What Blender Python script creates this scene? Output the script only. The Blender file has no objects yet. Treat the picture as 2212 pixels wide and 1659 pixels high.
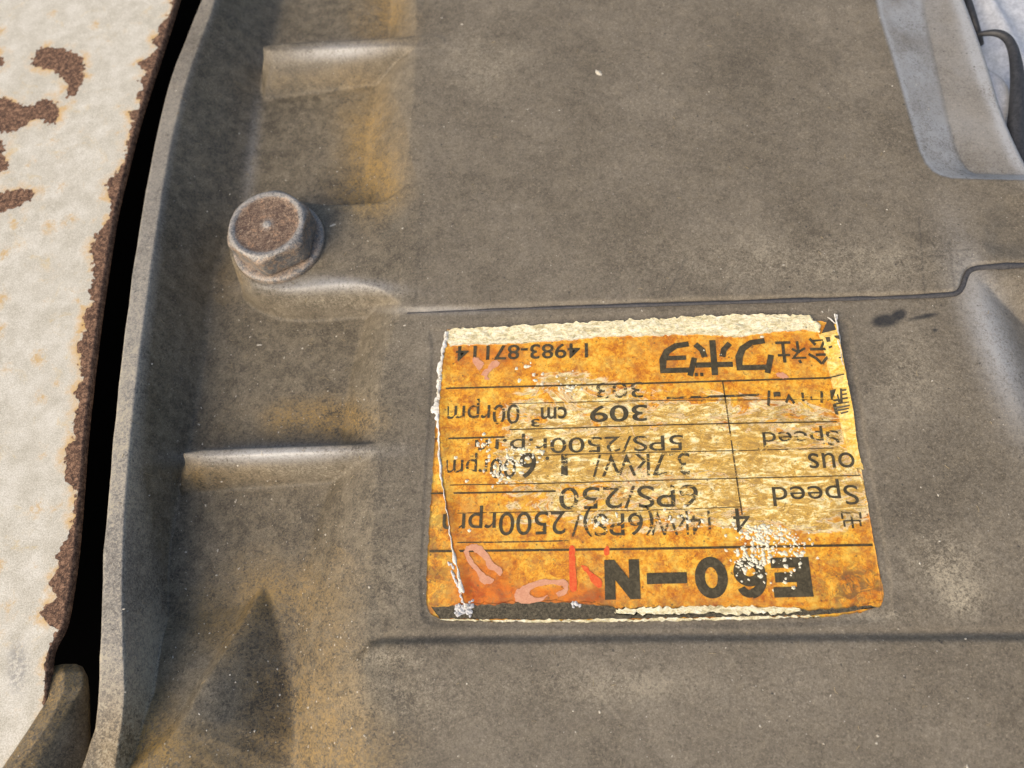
import bpy, bmesh, math, random
import numpy as np
from mathutils import Matrix, Vector

# ------------------------------------------------------------------ camera, sky, sun, exposure
scene = bpy.context.scene
C = scene.collection
MM = 0.001
FPX = 1661.56                        # focal length in units of a 2212 pixel wide picture
CAM = np.array([-10.714, -43.167, 142.977])      # mm above the label plane
def _rot(a, b, c):
    ca, sa, cb, sb, cc, sc = math.cos(a), math.sin(a), math.cos(b), math.sin(b), math.cos(c), math.sin(c)
    return (np.array([[cc, -sc, 0], [sc, cc, 0], [0, 0, 1]]) @ np.array([[cb, 0, sb], [0, 1, 0], [-sb, 0, cb]])
            @ np.array([[1, 0, 0], [0, ca, -sa], [0, sa, ca]]))
ROT = _rot(0.3909, 0.0986, 0.0063)
cam = bpy.data.cameras.new('camera')
cam.sensor_width = 36.0
cam.lens = 36.0 * FPX / 2212.0
cam.clip_start = 0.005
cam.clip_end = 50.0
camo = bpy.data.objects.new('camera', cam)
C.objects.link(camo)
m = Matrix([list(ROT[i]) + [CAM[i] * MM] for i in range(3)] + [[0, 0, 0, 1]])
camo.matrix_world = m
scene.camera = camo
cam.dof.use_dof = True
cam.dof.focus_distance = 0.146
cam.dof.aperture_fstop = 20.0

SUN_AZ = math.radians(226)           # compass bearing of the sun, clockwise from +Y
SUN_EL = math.radians(40)
w = bpy.data.worlds.new('World')
scene.world = w
w.use_nodes = True
nt = w.node_tree
nt.nodes.clear()
o_ = nt.nodes.new('ShaderNodeOutputWorld')
b_ = nt.nodes.new('ShaderNodeBackground')
s_ = nt.nodes.new('ShaderNodeTexSky')
s_.sky_type = 'NISHITA'
s_.sun_disc = False
s_.sun_elevation = SUN_EL
s_.sun_rotation = SUN_AZ
s_.air_density = 1.0
s_.dust_density = 5.0
s_.ozone_density = 1.0
nt.links.new(s_.outputs[0], b_.inputs[0])
b_.inputs[1].default_value = 0.15
nt.links.new(b_.outputs[0], o_.inputs[0])

sun = bpy.data.lights.new('sun', 'SUN')
sun.energy = 1.5
sun.angle = math.radians(46)
sun.color = (1.0, 0.85, 0.63)
suno = bpy.data.objects.new('sun', sun)
C.objects.link(suno)
sd_ = Vector((math.sin(SUN_AZ) * math.cos(SUN_EL), math.cos(SUN_AZ) * math.cos(SUN_EL), math.sin(SUN_EL)))
suno.rotation_euler = sd_.to_track_quat('Z', 'Y').to_euler()
suno.location = sd_ * 0.6

scene.view_settings.view_transform = 'Standard'
scene.view_settings.look = 'None'
scene.view_settings.gamma = 1.0
scene.view_settings.exposure = 0.36

rng = np.random.default_rng(7)
random.seed(7)

# ------------------------------------------------------------------ helpers: geometry
def at(px, py, z):
    """point of the place (mm) at height z seen at photograph position px, py"""
    px = np.asarray(px, float); py = np.asarray(py, float); z = np.asarray(z, float)
    d = np.stack([(px - 1106) / FPX, -(py - 829.5) / FPX, -np.ones_like(px)], -1) @ ROT.T
    t = (z - CAM[2]) / d[..., 2]
    return CAM + d * t[..., None]

def pix(X, Y, Z):
    q = (np.stack([X, Y, Z], -1) - CAM) @ ROT
    return 1106 + FPX * q[..., 0] / -q[..., 2], 829.5 - FPX * q[..., 1] / -q[..., 2]

def plan(pts, z=0.0):
    """photo points (x, y) or (x, y, height) to plan coordinates in mm"""
    out = []
    for p in pts:
        out.append(at(p[0], p[1], p[2] if len(p) > 2 else z)[:2])
    return np.array(out)

def chaikin(P, n=1, closed=False):
    P = np.asarray(P, float)
    for _ in range(n):
        if closed:
            Q = np.roll(P, -1, 0)
            P = np.stack([.75 * P + .25 * Q, .25 * P + .75 * Q], 1).reshape(-1, P.shape[1])
        else:
            a = .75 * P[:-1] + .25 * P[1:]; b = .25 * P[:-1] + .75 * P[1:]
            P = np.concatenate([P[:1], np.stack([a, b], 1).reshape(-1, P.shape[1]), P[-1:]])
    return P

def sdf(P, X, Y):
    """signed distance to a closed polygon, positive inside"""
    d2 = np.full(X.shape, 1e18); ins = np.zeros(X.shape, bool)
    n = len(P)
    for i in range(n):
        ax, ay = P[i]; bx, by = P[(i + 1) % n]
        ex, ey = bx - ax, by - ay
        L = ex * ex + ey * ey + 1e-12
        t = np.clip(((X - ax) * ex + (Y - ay) * ey) / L, 0, 1)
        dx = X - ax - t * ex; dy = Y - ay - t * ey
        np.minimum(d2, dx * dx + dy * dy, out=d2)
        if ay != by:
            c = ((ay > Y) != (by > Y)) & (X < (Y - ay) * ex / (by - ay) + ax)
            ins ^= c
    d = np.sqrt(d2)
    return np.where(ins, d, -d)

def smooth(t):
    t = np.clip(t, 0, 1)
    return t * t * (3 - 2 * t)

def loft(T, B, X, Y):
    dT = np.maximum(-sdf(T, X, Y), 0); dB = np.maximum(sdf(B, X, Y), 0)
    return np.where(dB <= 0, 1.0, dT / (dT + dB + 1e-9))

def resample(P, n):
    P = np.asarray(P, float)
    s = np.r_[0, np.cumsum(np.hypot(*np.diff(P[:, :2], axis=0).T))]
    u = np.linspace(0, s[-1], n)
    return np.stack([np.interp(u, s, P[:, k]) for k in range(P.shape[1])], 1)

def vnoise(n, step, amp, r):
    """1-D smooth noise with n samples"""
    k = max(3, int(n / step) + 2)
    return np.interp(np.linspace(0, k - 1, n), np.arange(k), r.normal(0, amp, k))

_tab = np.random.default_rng(3).random((64, 64, 8))
def noise2(X, Y, scale, ch=0):
    x = X * scale + 1000; y = Y * scale + 1000
    ix = np.floor(x).astype(int); iy = np.floor(y).astype(int)
    fx = x - ix; fy = y - iy
    fx = fx * fx * (3 - 2 * fx); fy = fy * fy * (3 - 2 * fy)
    t = _tab[..., ch]
    g = lambda a, b: t[a % 64, b % 64]
    return ((g(ix, iy) * (1 - fx) + g(ix + 1, iy) * fx) * (1 - fy) + (g(ix, iy + 1) * (1 - fx) + g(ix + 1, iy + 1) * fx) * fy) - .5

def fbm(X, Y, scale, ch=0, oct=4):
    s = 0; a = 1
    for k in range(oct):
        s = s + a * noise2(X, Y, scale * 2 ** k, (ch + k) % 8); a *= .5
    return s

# ------------------------------------------------------------------ helpers: objects
def tag(o, label=None, cat=None, group=None, kind=None):
    if label: o['label'] = label
    if cat: o['category'] = cat
    if group: o['group'] = group
    if kind: o['kind'] = kind
    return o

def empty(name, loc):
    o = bpy.data.objects.new(name, None)
    o.empty_display_size = 0.005
    o.location = [c * MM for c in loc]
    C.objects.link(o)
    return o

def mesh_obj(name, V, F, mat, parent=None, normals=None, attrs=None, flat=False):
    """V in mm (world), F list or array of faces; one mesh object"""
    me = bpy.data.meshes.new(name)
    V = np.asarray(V, float)
    off = np.zeros(3)
    if parent is not None:
        q = parent
        while q is not None:
            off = off + np.array(q.location) / MM
            q = q.parent
    W = (V - off) * MM
    if isinstance(F, np.ndarray):
        n, k = F.shape
        me.vertices.add(len(W)); me.vertices.foreach_set('co', W.ravel().astype(np.float32))
        me.loops.add(n * k); me.loops.foreach_set('vertex_index', F.ravel().astype(np.int32))
        me.polygons.add(n)
        me.polygons.foreach_set('loop_start', np.arange(0, n * k, k, dtype=np.int32))
        me.update(calc_edges=True)
    else:
        me.from_pydata(W.tolist(), [], [list(map(int, f)) for f in F])
    me.materials.append(mat)
    me.polygons.foreach_set('use_smooth', np.full(len(me.polygons), not flat))
    if attrs:
        for k, a in attrs.items():
            at_ = me.attributes.new(k, 'FLOAT', 'POINT')
            at_.data.foreach_set('value', np.asarray(a, np.float32))
    me.validate()
    me.update()
    if normals is not None:
        me.normals_split_custom_set_from_vertices(np.asarray(normals).tolist())
    o = bpy.data.objects.new(name, me)
    C.objects.link(o)
    if parent is not None: o.parent = parent
    return o

def grid_faces(nr, nc):
    i = np.arange(nr * nc).reshape(nr, nc)
    return np.stack([i[:-1, :-1], i[:-1, 1:], i[1:, 1:], i[1:, :-1]], -1).reshape(-1, 4)

def grid_normals(G):
    du = np.gradient(G, axis=1); dv = np.gradient(G, axis=0)
    n = np.cross(du, dv)
    n /= np.linalg.norm(n, axis=-1, keepdims=True) + 1e-12
    if n[n.shape[0] // 2, n.shape[1] // 2, 2] < 0: n = -n
    return n

def coons(top, bot, left, right, nr, nc):
    """plan patch between four photo curves; rows run from top to bottom"""
    T = resample(top, nc); Bm = resample(bot, nc); L = resample(left, nr); R = resample(right, nr)
    s = np.linspace(0, 1, nc)[None, :, None]; t = np.linspace(0, 1, nr)[:, None, None]
    return ((1 - t) * T[None] + t * Bm[None] + (1 - s) * L[:, None] + s * R[:, None]
            - ((1 - s) * (1 - t) * T[0] + s * (1 - t) * T[-1] + (1 - s) * t * Bm[0] + s * t * Bm[-1]))

def solid_patch(name, G, thick, mat, parent, attrs=None):
    """a sheet from grid G (rows, cols, 3) with a rim of its own going down by thick"""
    nr, nc = G.shape[:2]
    per = np.concatenate([np.arange(nc), np.arange(1, nr) * nc + nc - 1, (nr - 1) * nc + np.arange(nc - 2, -1, -1), np.arange(nr - 2, 0, -1) * nc])
    V = G.reshape(-1, 3)
    low = V[per].copy(); low[:, 2] -= thick
    n0 = len(V); k = len(per)
    F = grid_faces(nr, nc)[:, ::-1]
    j = np.arange(k); jn = (j + 1) % k
    side = np.stack([per[j], per[jn], n0 + jn, n0 + j], -1)
    F = np.concatenate([F, side[:, ::-1]])
    A = None
    if attrs: A = {q: np.r_[a.ravel(), a.ravel()[per]] for q, a in attrs.items()}
    nn = grid_normals(G).reshape(-1, 3)
    o = mesh_obj(name, np.r_[V, low], F, mat, parent, None, A)
    me = o.data
    sm = np.ones(len(me.polygons), bool); sm[(nr - 1) * (nc - 1):] = False
    me.polygons.foreach_set('use_smooth', sm)
    return o

# ------------------------------------------------------------------ helpers: materials
class NT:
    def __init__(s, name):
        s.m = bpy.data.materials.new(name); s.m.use_nodes = True
        s.t = s.m.node_tree; s.t.nodes.clear()
        s.out = s.t.nodes.new('ShaderNodeOutputMaterial')
        s.b = s.t.nodes.new('ShaderNodeBsdfPrincipled')
        s.t.links.new(s.b.outputs[0], s.out.inputs[0])
        tc = s.t.nodes.new('ShaderNodeTexCoord')
        mp = s.t.nodes.new('ShaderNodeVectorMath'); mp.operation = 'SCALE'
        mp.inputs['Scale'].default_value = 1000.0
        s.t.links.new(tc.outputs['Object'], mp.inputs[0])
        s.co = mp.outputs[0]
    def n(s, k): return s.t.nodes.new(k)
    def put(s, sock, v):
        if hasattr(v, 'is_output'): s.t.links.new(v, sock)
        else: sock.default_value = v if not (isinstance(v, tuple) and len(v) == 3 and sock.type == 'RGBA') else (*v, 1)
    def noise(s, scale, detail=5, rough=.6, dist=0, co=None, off=0, stretch=None):
        c = co or s.co
        if stretch or off:
            mp = s.n('ShaderNodeMapping'); s.t.links.new(c, mp.inputs[0])
            mp.inputs['Location'].default_value = (off, off * .7, off * .3)
            if stretch: mp.inputs['Scale'].default_value = stretch[:3]; mp.inputs['Rotation'].default_value = (0, 0, stretch[3] if len(stretch) > 3 else 0)
            c = mp.outputs[0]
        x = s.n('ShaderNodeTexNoise'); s.t.links.new(c, x.inputs['Vector'])
        x.inputs['Scale'].default_value = scale; x.inputs['Detail'].default_value = detail
        x.inputs['Roughness'].default_value = rough; x.inputs['Distortion'].default_value = dist
        return x.outputs['Fac']
    def voro(s, scale, feature='F1', out='Distance', rnd=1.0):
        x = s.n('ShaderNodeTexVoronoi'); x.feature = feature
        s.t.links.new(s.co, x.inputs['Vector']); x.inputs['Scale'].default_value = scale
        x.inputs['Randomness'].default_value = rnd
        return x.outputs[out]
    def math(s, op, a, b=0.0, c=0.0, clamp=False):
        x = s.n('ShaderNodeMath'); x.operation = op; x.use_clamp = clamp
        s.put(x.inputs[0], a); s.put(x.inputs[1], b); s.put(x.inputs[2], c)
        return x.outputs[0]
    def step(s, v, a, b, lo=0.0, hi=1.0):
        x = s.n('ShaderNodeMapRange'); x.interpolation_type = 'SMOOTHSTEP'
        s.put(x.inputs['Value'], v)
        x.inputs['From Min'].default_value = a; x.inputs['From Max'].default_value = b
        x.inputs['To Min'].default_value = lo; x.inputs['To Max'].default_value = hi
        return x.outputs['Result']
    def mix(s, f, a, b, blend='MIX'):
        x = s.n('ShaderNodeMix'); x.data_type = 'RGBA'; x.blend_type = blend
        s.put(x.inputs[0], f); s.put(x.inputs[6], a); s.put(x.inputs[7], b)
        return x.outputs[2]
    def ramp(s, f, stops):
        x = s.n('ShaderNodeValToRGB'); s.put(x.inputs[0], f)
        e = x.color_ramp.elements
        while len(e) < len(stops): e.new(0.5)
        for el, (p, c) in zip(e, stops): el.position = p; el.color = (*c, 1)
        return x.outputs[0]
    def attr(s, name):
        x = s.n('ShaderNodeAttribute'); x.attribute_name = name
        return x.outputs['Fac']
    def bump(s, h, dist=0.1, strength=1.0, normal=None):
        x = s.n('ShaderNodeBump'); s.put(x.inputs['Height'], h)
        x.inputs['Distance'].default_value = dist * MM; x.inputs['Strength'].default_value = strength
        if normal is not None: s.t.links.new(normal, x.inputs['Normal'])
        return x.outputs[0]
    def done(s, color, rough=.6, spec=.5, metal=0.0, normal=None, alpha=None):
        s.put(s.b.inputs['Base Color'], color); s.put(s.b.inputs['Roughness'], rough)
        s.put(s.b.inputs['Specular IOR Level'], spec); s.put(s.b.inputs['Metallic'], metal)
        if normal is not None: s.t.links.new(normal, s.b.inputs['Normal'])
        if alpha is not None: s.put(s.b.inputs['Alpha'], alpha)
        return s.m

def mat_casting():
    t = NT('dusty_cast_aluminium')
    big = t.noise(.045, 4, .55)
    mid = t.noise(.5, 7, .78, .6, off=13)
    fine = t.noise(2.2, 2, .8, .8, off=31)
    fib = t.noise(1.5, 3, .6, 3.5, off=77)
    v = t.math('ADD', t.math('MULTIPLY', mid, .38), t.math('MULTIPLY', fine, .62))
    v = t.math('ADD', t.math('MULTIPLY', t.math('SUBTRACT', v, .5), t.math('ADD', t.math('MULTIPLY', t.attr('grime'), .65), 1.0)), .5)
    v = t.math('ADD', v, t.math('MULTIPLY', t.math('SUBTRACT', big, .5), .42))
    col = t.ramp(v, [(.22, (.040, .033, .022)), (.40, (.108, .089, .060)), (.55, (.168, .143, .104)), (.66, (.228, .197, .146)), (.80, (.39, .345, .26))])
    gr = t.noise(2.7, 2, .7, .5, off=47)
    col = t.mix(t.math('MULTIPLY', t.step(gr, .57, .70), t.math('ADD', t.math('MULTIPLY', t.attr('grime'), .35), .42)), col, (.37, .31, .215))
    col = t.mix(t.math('MULTIPLY', t.step(gr, .44, .30), t.math('ADD', t.math('MULTIPLY', t.attr('grime'), .35), .42)), col, (.045, .037, .026))
    ol = t.math('MULTIPLY', t.math('MULTIPLY', t.attr('grime'), .62), t.step(t.noise(.16, 5, .65, off=3), .30, .62, .55, 1.0))
    col = t.mix(ol, col, t.mix(t.step(v, .3, .72), (.038, .031, .019), (.150, .120, .068)))
    # fibre-like dust
    fm = t.math('SUBTRACT', 1.0, t.math('ABSOLUTE', t.math('MULTIPLY', t.math('SUBTRACT', fib, .5), 14.0)), clamp=True)
    fm = t.math('MULTIPLY', fm, t.step(t.noise(.3, 3, .6, off=5), .42, .66))
    grime = t.attr('grime')
    fm = t.math('MULTIPLY', fm, t.math('ADD', t.math('MULTIPLY', grime, .55), .25))
    col = t.mix(fm, col, (.36, .30, .20))
    # ochre dirt washed into the corners; on the bracket, painted warm light
    st = t.math('MULTIPLY', t.attr('stain_warmth'), t.step(v, .30, .74))
    col = t.mix(st, col, (.36, .225, .062))
    # worn bare metal, plus sky sheen painted pale on slopes and edges
    ba = t.math('MULTIPLY', t.attr('bare_sheen'), t.step(v, .20, .58))
    col = t.mix(ba, col, (.43, .43, .42))
    # black smear
    sm = t.math('MULTIPLY', t.attr('smear'), t.step(mid, .32, .44))
    col = t.mix(sm, col, (.022, .021, .02))
    # pale scuffs; also pales the rim top and rib slopes
    sc = t.math('MULTIPLY', t.attr('scuff'), t.step(v, .42, .66))
    col = t.mix(sc, col, (.47, .41, .29))
    # dark pits and light grains
    pit = t.step(t.math('ADD', t.voro(.62), t.math('MULTIPLY', t.math('SUBTRACT', fine, .5), .5)), .07, .17, .7, 0)
    pit = t.math('MULTIPLY', pit, t.step(t.noise(.5, 2, .5, off=9), .54, .62))
    col = t.mix(pit, col, (.03, .028, .025))
    dot = t.step(t.voro(.42), .02, .055, 1, 0)
    col = t.mix(t.math('MULTIPLY', dot, .75), col, (.62, .58, .5))
    h = t.math('ADD', t.math('MULTIPLY', mid, .6), t.math('MULTIPLY', fine, .5))
    h = t.math('ADD', h, t.math('MULTIPLY', t.math('ADD', fm, gr), .3))
    nb = t.bump(h, .13, .75)
    ro = t.math('SUBTRACT', t.step(fine, .3, .7, .52, .72), t.math('MULTIPLY', ba, .2))
    return t.done(col, ro, .5, t.math('MULTIPLY', ba, .18), nb)

def mat_painted():
    t = NT('white_paint_over_rust')
    d = t.attr('rust')                      # mm, positive inside a bare patch
    n1 = t.noise(1.1, 5, .7, .5); n2 = t.noise(.25, 4, .6, off=4); n3 = t.noise(4.0, 4, .7, off=8)
    dd = t.math('ADD', d, t.math('MULTIPLY', t.math('SUBTRACT', n1, .5), 1.8))
    dd = t.math('ADD', dd, t.math('MULTIPLY', t.math('SUBTRACT', .45, t.voro(.85)), 1.5))
    rust = t.step(dd, -.06, .06)
    halo = t.math('MULTIPLY', t.step(dd, -3.2, .3), t.step(n2, .42, .64))
    paint = t.ramp(t.math('ADD', t.math('MULTIPLY', n2, .3), t.math('MULTIPLY', n3, .7)),
                   [(.38, (.37, .34, .265)), (.5, (.53, .50, .415)), (.60, (.67, .645, .57))])
    # faint tea-coloured bleeding under the paint
    bl = t.math('MULTIPLY', t.step(t.noise(.16, 5, .75, 1, off=21), .56, .72), .55)
    paint = t.mix(bl, paint, (.58, .44, .20))
    sp = t.math('MULTIPLY', t.step(t.math('ADD', t.voro(.13), t.math('MULTIPLY', t.math('SUBTRACT', n1, .5), .9)), .02, .36, 1, 0), t.step(n2, .44, .58))
    paint = t.mix(t.math('MULTIPLY', sp, .8), paint, (.52, .33, .11))
    paint = t.mix(t.math('MULTIPLY', halo, .9), paint, (.56, .35, .12))
    gr = t.math('MULTIPLY', t.step(n3, .58, .70), t.step(n1, .5, .6))
    paint = t.mix(t.math('MULTIPLY', gr, .5), paint, (.22, .20, .17))
    rc = t.ramp(t.math('ADD', t.math('MULTIPLY', n3, .4), t.math('MULTIPLY', n1, .6)),
                [(.42, (.040, .022, .014)), (.5, (.12, .064, .038)), (.58, (.30, .175, .105))])
    gs = t.math('MULTIPLY', t.attr('scuff'), t.step(n1, .42, .56))
    paint = t.mix(t.math('MULTIPLY', gs, .8), paint, (.26, .25, .23))
    col = t.mix(rust, paint, rc)
    h = t.math('ADD', t.math('MULTIPLY', rust, -1.0), t.math('ADD', t.math('MULTIPLY', n3, .22), t.math('MULTIPLY', n1, .25)))
    nb = t.bump(h, .12, .6)
    return t.done(col, t.step(rust, 0, 1, .5, .85), .4, 0.0, nb)

def mat_film():
    t = NT('weathered_orange_print')
    n1 = t.noise(.28, 6, .65, .4); n2 = t.noise(1.4, 5, .7, .8, off=5); n3 = t.noise(4.5, 3, .7, off=3)
    v = t.math('ADD', t.math('MULTIPLY', n1, .5), t.math('MULTIPLY', n2, .5))
    v = t.math('ADD', t.math('MULTIPLY', t.math('SUBTRACT', v, .5), 1.9), .51)
    col = t.ramp(v, [(.25, (.36, .10, .010)), (.42, (.62, .23, .014)), (.54, (.78, .38, .026)), (.72, (.88, .58, .09))])
    red = t.math('MULTIPLY', t.attr('red'), t.step(n2, .25, .5, .55, 1.0))
    col = t.mix(red, col, t.mix(t.step(n1, .4, .6), (.40, .075, .006), (.66, .17, .010)))
    # torn and flaked down to cream paper
    e = t.noise(.20, 8, .72, 1.5, off=41, stretch=(.5, 1.2, 1, .12))
    wa = t.attr('wear')
    wv = t.math('ADD', t.math('MULTIPLY', wa, .235), t.math('MULTIPLY', t.math('MULTIPLY', t.math('SUBTRACT', e, .5), 1.3), t.step(wa, .02, .35)))
    wm = t.step(wv, .10, .15)
    f2 = t.noise(.24, 8, .70, 2.0, off=55, stretch=(.5, 1.4, 1, .14))
    f3 = t.noise(.65, 6, .7, 1.5, off=72, stretch=(.6, 1.3, 1, .1))
    ff = t.math('ADD', t.math('MULTIPLY', f2, .6), t.math('MULTIPLY', f3, .4))
    ff = t.math('ADD', ff, t.math('MULTIPLY', t.math('SUBTRACT', n3, .5), .16))
    cream = t.ramp(ff, [(.34, (.24, .15, .05)), (.44, (.56, .32, .055)), (.505, (.74, .46, .09)), (.545, (.88, .72, .32)), (.61, (.96, .87, .53)), (.70, (.97, .93, .68))])
    col = t.mix(wm, col, cream)
    edge = t.math('MULTIPLY', t.step(wv, .06, .10), t.step(wv, .12, .15, 1, 0))
    def contour(n, at_, k):
        return t.math('SUBTRACT', 1.0, t.math('ABSOLUTE', t.math('MULTIPLY', t.math('SUBTRACT', n, at_), k)), clamp=True)
    edge2 = t.math('MAXIMUM', contour(f2, .47, 60.0), t.math('MULTIPLY', contour(f3, .42, 26.0), .7))
    edge2 = t.math('MULTIPLY', edge2, t.math('MULTIPLY', wm, .85))
    col = t.mix(t.math('MULTIPLY', edge, .7), col, (.88, .76, .48))
    col = t.mix(edge2, col, (.22, .145, .05))
    # olive dirt in spots
    dm = t.math('MULTIPLY', t.step(t.noise(.9, 5, .75, off=61), .59, .68), t.math('ADD', t.math('MULTIPLY', t.attr('dirt'), .9), .35), clamp=True)
    col = t.mix(dm, col, (.115, .085, .035))
    dm2 = t.math('MULTIPLY', t.attr('dirt'), t.step(t.noise(.35, 6, .75, 1, off=66), .44, .56))
    col = t.mix(dm2, col, (.085, .065, .03))
    sp = t.math('MULTIPLY', t.step(t.voro(.75), .08, .19, 1, 0), t.step(t.noise(.35, 3, .6, off=19), .46, .56))
    col = t.mix(t.math('MULTIPLY', sp, .85), col, (.11, .07, .025))
    sp2 = t.math('MULTIPLY', t.step(t.noise(1.7, 3, .7, .3, off=83), .60, .67), .65)
    col = t.mix(sp2, col, (.17, .10, .028))
    col = t.mix(t.math('MULTIPLY', t.step(t.noise(.5, 6, .75, .6, off=29), .42, .66), .38), col, (.30, .19, .07))
    h = t.math('ADD', t.math('MULTIPLY', wm, -.55), t.math('ADD', t.math('MULTIPLY', f2, .6), t.math('MULTIPLY', n2, .25)))
    nb = t.bump(h, .12, .7)
    return t.done(col, t.step(wm, 0, 1, .38, .75), .5, 0.0, nb)

def mat_paper(name='torn_cream_paper', lo=(.42, .34, .16), mid=(.80, .70, .42), hi=(.95, .91, .72), scale=1.0):
    t = NT(name)
    n1 = t.noise(.9 * scale, 6, .75, 1.4, stretch=(.6, 1.2, 1, 0)); n3 = t.noise(4 * scale, 3, .7, off=6)
    v = t.math('ADD', t.math('MULTIPLY', n1, .7), t.math('MULTIPLY', n3, .3))
    col = t.ramp(v, [(.34, lo), (.48, mid), (.60, hi)])
    g = t.step(t.noise(.6, 6, .75, 1, off=17, stretch=(.6, 1.2, 1, 0)), .51, .60)
    col = t.mix(t.math('MULTIPLY', g, .55), col, (.32, .25, .11))
    return t.done(col, .85, .3, 0.0, t.bump(v, .3, 1.0))

def mat_ink(name, worn, c=(.046, .037, .018)):
    t = NT(name)
    n2 = t.noise(1.2, 5, .7, .8, off=12)
    col = t.mix(t.step(n2, .4, .65), c, tuple(min(1, q * 1.9 + .008) for q in c))
    if worn > 0:
        e = t.noise(.55, 6, .72, 1.5, off=91, stretch=(.6, 1.2, 1, .1))
        a = t.step(e, .40 + .12 * worn, .45 + .12 * worn)
        return t.done(col, .55, .4, 0, None, a)
    e = t.noise(1.3, 5, .7, 1.0, off=33)
    return t.done(col, .5, .4, 0, None, t.step(e, .28, .33))

def mat_plain(name, c, c2=None, rough=.6, scale=1.0, bump=.1, metal=0.0, spec=.5):
    t = NT(name)
    n = t.noise(1.2 * scale, 6, .7, .6); n2 = t.noise(5 * scale, 3, .7, off=3)
    v = t.math('ADD', t.math('MULTIPLY', n, .6), t.math('MULTIPLY', n2, .4))
    col = t.mix(t.step(v, .36, .64), c, c2 or tuple(min(1, q * 1.8) for q in c))
    return t.done(col, rough, spec, metal, t.bump(v, bump, .8))

def mat_bolt():
    t = NT('rusted_bolt_steel')
    n1 = t.noise(.7, 5, .7, .6); n2 = t.noise(2.6, 5, .75, 1, off=4); n3 = t.noise(7, 2, .7, off=8)
    v = t.math('ADD', t.math('MULTIPLY', n1, .3), t.math('MULTIPLY', n2, .7))
    grey = t.ramp(v, [(.36, (.035, .036, .040)), (.5, (.125, .128, .132)), (.62, (.36, .36, .35))])
    br = t.ramp(v, [(.34, (.036, .020, .012)), (.49, (.115, .066, .038)), (.58, (.36, .27, .18))])
    r = t.attr('rust')
    rm = t.step(t.math('ADD', r, t.math('ADD', t.math('MULTIPLY', t.math('SUBTRACT', n2, .5), 1.0), t.math('MULTIPLY', t.math('SUBTRACT', n1, .5), 1.6))), .4, .6)
    col = t.mix(rm, grey, br)
    og = t.math('MULTIPLY', t.step(n1, .54, .62), t.step(n2, .45, .6))
    col = t.mix(t.math('MULTIPLY', og, .6), col, (.42, .18, .06))
    pale = t.math('MULTIPLY', t.attr('pale'), t.step(v, .36, .56))
    col = t.mix(t.math('MULTIPLY', pale, .85), col, (.46, .42, .36))
    h = t.math('ADD', t.math('MULTIPLY', n2, .7), t.math('MULTIPLY', n3, .3))
    return t.done(col, t.step(n2, .3, .7, .34, .62), .6, t.math('MULTIPLY', t.math('SUBTRACT', 1.0, rm), .25), t.bump(h, .14, .8))

M_CAST = mat_casting()
M_PAINT = mat_painted()
M_FILM = mat_film()
M_PAPER = mat_paper()
M_BOLT = mat_bolt()

# ------------------------------------------------------------------ the engine cover: one relief, cut into its parts
PLATE, FLOOR, RECESS, RIMTOP = 0.55, -8.0, -3.0, 6.0
def poly(pts, z, n=1):
    return chaikin(plan(pts, z), n, True)

plate_T = poly([(900, -500), (900, 60), (896, 200), (884, 330), (866, 430), (870, 560), (868, 660), (838, 740), (818, 860), (816, 1000), (806, 1150),
                (796, 1300), (792, 1400), (788, 1500), (784, 2300), (3200, 2300), (3200, -500)], PLATE)
plate_B = poly([(850, -500), (846, 60), (800, 200), (782, 330), (780, 440), (800, 640), (765, 740), (738, 860), (725, 1000), (660, 1150),
                (625, 1300), (620, 1400), (625, 1500), (625, 2300), (3300, 2300), (3300, -500)], FLOOR)
panel_P = poly([(660, 694), (840, 694), (862, 674), (900, 668), (1400, 652), (1800, 641), (2052, 634), (2070, 628), (2080, 590), (2092, 576), (2120, 571), (3200, 545),
                (3200, 1374), (1400, 1381), (840, 1386), (805, 1390), (792, 1402), (786, 1420), (660, 1420)], 0.0)
slope_P = poly([(2092, 600), (2130, 585), (3000, 560), (3000, 1500), (2420, 1330), (2300, 1130), (2212, 940), (2150, 770)], 0.0)
hollow_P = poly([(2120, 470), (2170, 405), (2400, 395), (2400, 560), (2160, 566), (2110, 540)], PLATE)
rec_T = poly([(1975, -500), (1992, 0), (2026, 150), (2056, 290), (2082, 362), (2112, 380), (2900, 386), (2900, -500)], RECESS)
rec_B = poly([(1800, -500), (1886, 0), (1934, 150), (1968, 270), (1990, 345), (2020, 378), (2070, 388), (2900, 396), (3000, -500)], PLATE)
label_P = poly([(925, 700), (1400, 676), (1830, 662), (1846, 800), (1890, 1060), (1935, 1310), (1900, 1345), (1400, 1356), (940, 1354), (906, 1330), (914, 1100), (935, 760)], 0.0)
arm_T = poly([(690, 441), (760, 439), (826, 434), (846, 420), (880, 400), (980, 395), (980, 676), (880, 668), (848, 642), (812, 618), (760, 611), (700, 614),
              (640, 622), (585, 624), (535, 606), (500, 565), (490, 505), (505, 455), (555, 425), (625, 426)], PLATE)
arm_B = poly([(690, 433, PLATE), (760, 431, PLATE), (830, 425, PLATE), (870, 395, PLATE), (1000, 385, PLATE), (1020, 720, FLOOR), (880, 700, FLOOR), (800, 692, FLOOR),
              (700, 702, FLOOR), (620, 698, FLOOR), (560, 680, FLOOR), (516, 646, FLOOR), (484, 575, PLATE), (478, 505, PLATE), (496, 448, PLATE), (552, 414, PLATE), (625, 416, PLATE)], 0)
rib1_T = poly([(566, 93), (700, 88), (885, 78), (960, 76), (960, 104), (885, 102), (780, 102), (650, 108), (570, 112)], 0.6)
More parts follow.
